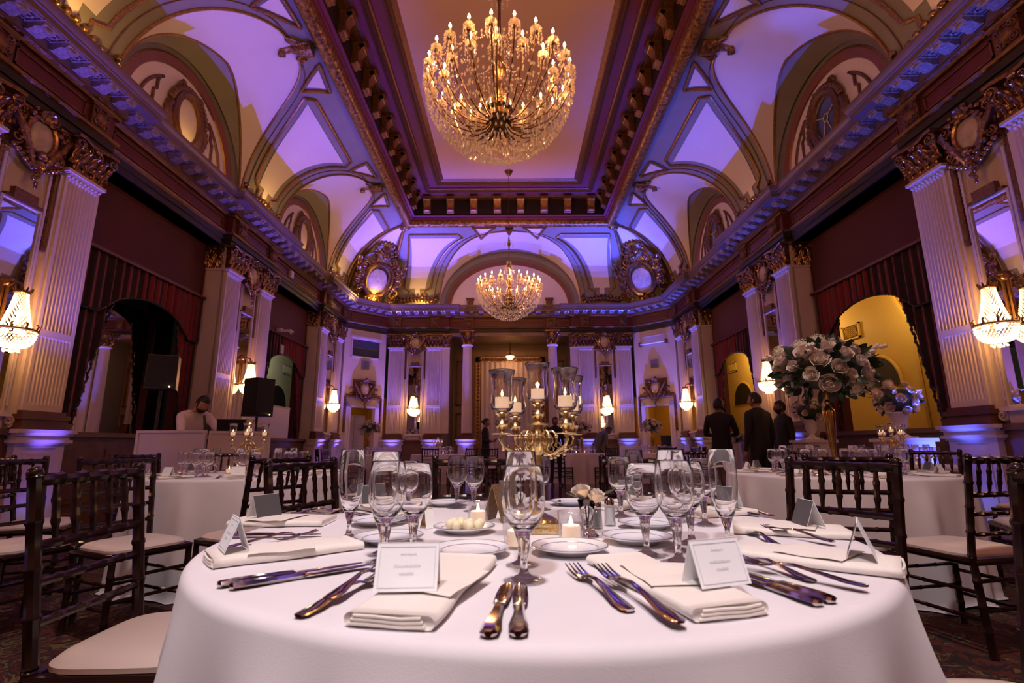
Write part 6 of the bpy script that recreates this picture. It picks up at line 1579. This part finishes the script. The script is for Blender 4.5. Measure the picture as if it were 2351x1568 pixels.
# ---------------------------------------------------------------- people
def person(name, lab, loc, rz, J, mats, zones, head_c, head_yaw=0.0, head_pitch=0.0, hair='short', beard=False, group=None, scale=1.0, extra=None):
    """J: joints {name: (pos, radius)} with bones below; the figure faces -y before turning"""
    t = thing('person', lab, 'person', loc, rz, group)
    B = [('pel', 'sp'), ('sp', 'ch'), ('ch', 'nk'), ('nk', 'hd')]
    for s in 'LR': B += [('ch', 'sh'+s), ('sh'+s, 'el'+s), ('el'+s, 'wr'+s), ('wr'+s, 'pa'+s), ('pel', 'hp'+s), ('hp'+s, 'kn'+s), ('kn'+s, 'an'+s), ('an'+s, 'to'+s)]
    names = list(J); idx = {n: i for i, n in enumerate(names)}; v = [J[n][0] for n in names]; rad = [J[n][1] for n in names]
    e = [(idx[a], idx[b]) for a, b in B]
    for s, sg in (('L', 1), ('R', -1)):                     # five fingers from the palm
        p = Vector(J['pa'+s][0]); w = Vector(J['wr'+s][0]); d = (p-w).normalized(); side = d.cross(Vector((0, 1, 0.3))).normalized()
        for k, (off, L) in enumerate(((-0.030, 0.045), (-0.010, 0.075), (0.010, 0.08), (0.03, 0.072), (0.045, 0.055))):
            b = p+side*off*0.7+d*(0.02 if k else -0.02); m_ = b+d*L*0.5+Vector((0, -0.006, 0))+(side*-0.02 if k == 0 else Vector()); c = b+d*L*0.9+Vector((0, -0.02, 0))+(side*-0.03 if k == 0 else Vector())
            i0 = len(v); v += [tuple(b), tuple(m_), tuple(c)]; rad += [0.010, 0.009, 0.008]; e += [(idx['pa'+s], i0), (i0, i0+1), (i0+1, i0+2)]
    me = bpy.data.meshes.new('body_skeleton'); me.from_pydata(v, e, []); o = bpy.data.objects.new('body_tmp', me); C.objects.link(o)
    md = o.modifiers.new('skin', 'SKIN'); md.use_smooth_shade = True
    for i, r in enumerate(rad):
        sv = me.skin_vertices[0].data[i]; sv.radius = (r, r) if not isinstance(r, tuple) else r; sv.use_root = (i == idx['pel'])
    o.modifiers.new('sub', 'SUBSURF').levels = 1
    dg = bpy.context.evaluated_depsgraph_get(); ev = o.evaluated_get(dg); bm_ = bpy.data.meshes.new_from_object(ev)
    bpy.data.objects.remove(o)
    h = MB(); hc = Vector(head_c)
    def hs(u, w):
        a = 2*PI*u; ph = PI*w; z = math.cos(ph); r = math.sin(ph)
        x = 0.076*r*math.cos(a); y = 0.094*r*math.sin(a); zz = 0.118*z
        if zz < -0.02: x *= 1-0.28*(-zz-0.02)/0.1; y *= 1-0.12*(-zz-0.02)/0.1
        f = max(0, -math.sin(a))*r
        n_ = math.exp(-((a-1.5*PI)/0.22)**2)*math.exp(-((zz+0.012)/0.026)**2); y -= 0.022*n_
        for sx in (-1, 1): y += 0.009*math.exp(-(((a-1.5*PI)-sx*0.42)/0.2)**2)*math.exp(-((zz-0.018)/0.014)**2)
        y -= 0.006*math.exp(-((a-1.5*PI)/0.4)**2)*math.exp(-((zz+0.058)/0.012)**2)
        return (x, y, zz)
    Hm = T(*hc) @ RZ(head_yaw) @ RX(head_pitch)
    h.grid(hs, 40, 24, Hm)
    for sx in (-1, 1): h.ball((sx*0.078, 0.008, -0.005), 0.028, 8, 6, Hm, sq=(0.35, 0.7, 1.1))
    vs = [tuple(x.co) for x in bm_.vertices]+h.v; n0 = len(bm_.vertices); fs = [tuple(p.vertices) for p in bm_.polygons]+[tuple(i+n0 for i in f) for f in h.f]
    me2 = bpy.data.meshes.new('body'); me2.from_pydata(vs, [], fs)
    for m in mats: me2.materials.append(M[m])
    nb = len(bm_.polygons)
    for i, p in enumerate(me2.polygons):
        p.use_smooth = True
        p.material_index = 0 if i >= nb else zones(Vector(p.center))
    put('body', me2, t)
    hm = MB()
    def hh(u, w):
        x, y, z = hs(u, w*0.62); a = 2*PI*u
        front = max(0, -math.sin(a))
        lim = w*0.62
        k = 1.09 if not (front > 0.35 and z < 0.06) else 0.9
        return (x*k, y*k, z*k+0.004)
    hm.grid(hh, 32, 14, Hm)
    hr = hm.build('hair', M['hair'], t)
    if hair == 'bun': MB().ball((0, 0.10, 0.03), 0.04, 10, 8, Hm).build('hair_bun', M['hair'], t)
    for sx in (-1, 1):
        eye = MB().ball((sx*0.031, -0.079, 0.016), 0.009, 8, 6, Hm).build('eye', M['urn'], t)
        MB().ball((sx*0.031, -0.086, 0.016), 0.0045, 6, 4, Hm).build('pupil', M['black'], eye)
    MB().tube([(-0.02, -0.088, -0.056), (0, -0.0945, -0.054), (0.02, -0.088, -0.056)], [0.003, 0.005, 0.003], 6, M=Hm).build('mouth', mat('lip_'+name+str(int(loc[0]*100)), (0.25, 0.09, 0.08), 0.5, noise_amt=0.1), t)
    if beard:
        bd = MB(); bd.grid(lambda u, w: (lambda p: (p[0]*1.08, p[1]*1.06-0.002, p[2]*1.05))(hs(0.5+0.5*u, 0.60+0.36*w)), 20, 8, Hm); bd.build('beard', M['hair'], t)
    if extra: extra(t, Hm)
    t.scale = (scale,)*3
    return t
def stand(arms='down', lean=0.0, spread=1.0, fem=False):
    w = 0.9 if fem else 1.0
    J = {'pel': ((0, 0.0, 0.93), (0.155*w, 0.115)), 'sp': ((0, 0.0, 1.14), (0.145*w, 0.105)), 'ch': ((0, 0.01, 1.35), (0.165*w, 0.115)), 'nk': ((0, 0.01, 1.485), 0.058), 'hd': ((0, -0.005, 1.58), 0.055)}
    for s, sg in (('L', 1), ('R', -1)):
        J['sh'+s] = ((sg*0.185*w, 0.01, 1.405), 0.068)
        if arms == 'down': el, wr, pa = (sg*0.245*w, 0.03, 1.12), (sg*0.25*w, -0.03, 0.88), (sg*0.25*w, -0.05, 0.80)
        elif arms == 'fold': el, wr, pa = (sg*0.25*w, -0.02, 1.13), (sg*0.12*w, -0.22, 1.13), (sg*0.05, -0.25, 1.15)
        elif arms == 'desk': el, wr, pa = (sg*0.27, -0.16, 1.10), (sg*0.22, -0.40, 1.11), (sg*0.2, -0.48, 1.10)
        J['el'+s] = (el, 0.048); J['wr'+s] = (wr, 0.030); J['pa'+s] = (pa, (0.036, 0.02))
        J['hp'+s] = ((sg*0.095*w, 0, 0.88), 0.095); J['kn'+s] = ((sg*0.10*spread, -0.015, 0.49), 0.062); J['an'+s] = ((sg*0.11*spread, 0.02, 0.085), 0.043); J['to'+s] = ((sg*0.125*spread, -0.14, 0.035), 0.036)
    return J
def bend(J, ang, z0=0.95, dy=0.0):
    c, s = math.cos(ang), math.sin(ang); out = {}
    for n, (p, r) in J.items():
        x, y, z = p
        if z > z0 and n[:2] not in ('hp', 'kn', 'an', 'to'): d = z-z0; y, z = y*c-d*s, z0+d*c+y*s
        out[n] = ((x, y, z), r)
    return out
def hpos(J, up=0.03): p = J['hd'][0]; return (p[0], p[1]-0.012, p[2]+up)
def z_dark(c): return 0 if (c.z > 1.50 or (abs(c.x) > 0.17 and c.z < 0.86 and c.z > 0.6)) else (2 if c.z < 0.09 else 1)
zd2 = lambda c: 0 if c.z > 1.50 or (c.y < -0.17 and 1.0 < c.z < 1.25) else (2 if c.z < 0.09 else 1)
J = stand('fold'); person('man', 'man in black with short dark hair, back turned, left of three by the ochre opening', (3.55, 8.55, 0), PI*0.82, J, ['skind', 'suit', 'black'], zd2, hpos(J), head_yaw=-0.5, beard=True, group='staff in black on the right')
J = stand('down'); person('man', 'broad man in black, back turned, middle of three by the ochre opening', (3.80, 7.75, 0), PI*1.12, J, ['skin', 'suit', 'black'], z_dark, hpos(J), head_yaw=0.35, group='staff in black on the right', scale=1.01)
J = stand('down'); person('man', 'bearded man in black T-shirt in left profile, right of three by the ochre opening', (4.70, 8.75, 0), -PI*0.5, J, ['skind', 'suit', 'black'], z_dark, hpos(J), head_yaw=-0.15, beard=True, group='staff in black on the right', scale=0.985)
J = stand('fold', fem=True); person('woman', 'slim person in black in right profile, standing far off left of the recess', (-0.62, 13.1, 0), PI*0.45, J, ['skin', 'suit', 'black'], zd2, hpos(J), hair='bun', scale=0.96)
J = stand('down', fem=True); person('woman', 'person in black clothes standing far off behind the candelabrum', (1.12, 12.6, 0), 0.3, J, ['skind', 'suit', 'black'], z_dark, hpos(J), scale=0.96)
J = bend(stand('desk'), 0.75); person('man', 'person in a dark grey jacket bending over a far table, right of the recess', (2.45, 14.95, 0), PI*0.62, J, ['skind', 'cardgrey', 'black'], lambda c: 2 if c.z < 0.09 else 1, (J['hd'][0][0], J['hd'][0][1]-0.06, J['hd'][0][2]-0.01), head_pitch=0.9)
def tie(t, Hm): MB().tube([(0, -0.36, 1.38), (0.01, -0.40, 1.22), (0.0, -0.38, 1.06)], [0.02, 0.032, 0.03], 8, flat=0.5).build('dark_tie', M['black'], t)
J = bend(stand('down'), 0.42)
for s, sg in (('L', 1), ('R', -1)): J['el'+s] = ((sg*0.27, -0.36, 1.13), 0.05); J['wr'+s] = ((sg*0.2, -0.52, 1.12), 0.032); J['pa'+s] = ((sg*0.19, -0.58, 1.115), (0.034, 0.02))
hb = J['hd'][0]
person('man', 'bearded man in a white shirt and dark tie leaning over the white booth', (-4.32, 6.85, 0), PI*0.36, J, ['skin', 'shirt', 'suit'], lambda c: 2 if c.z < 0.93 else (0 if (c.z > 1.415 and abs(c.x) < 0.085) or (c.y < -0.50 and c.z < 1.2) else 1), (hb[0], hb[1]-0.04, hb[2]+0.0), head_pitch=0.55, beard=True, extra=tie)
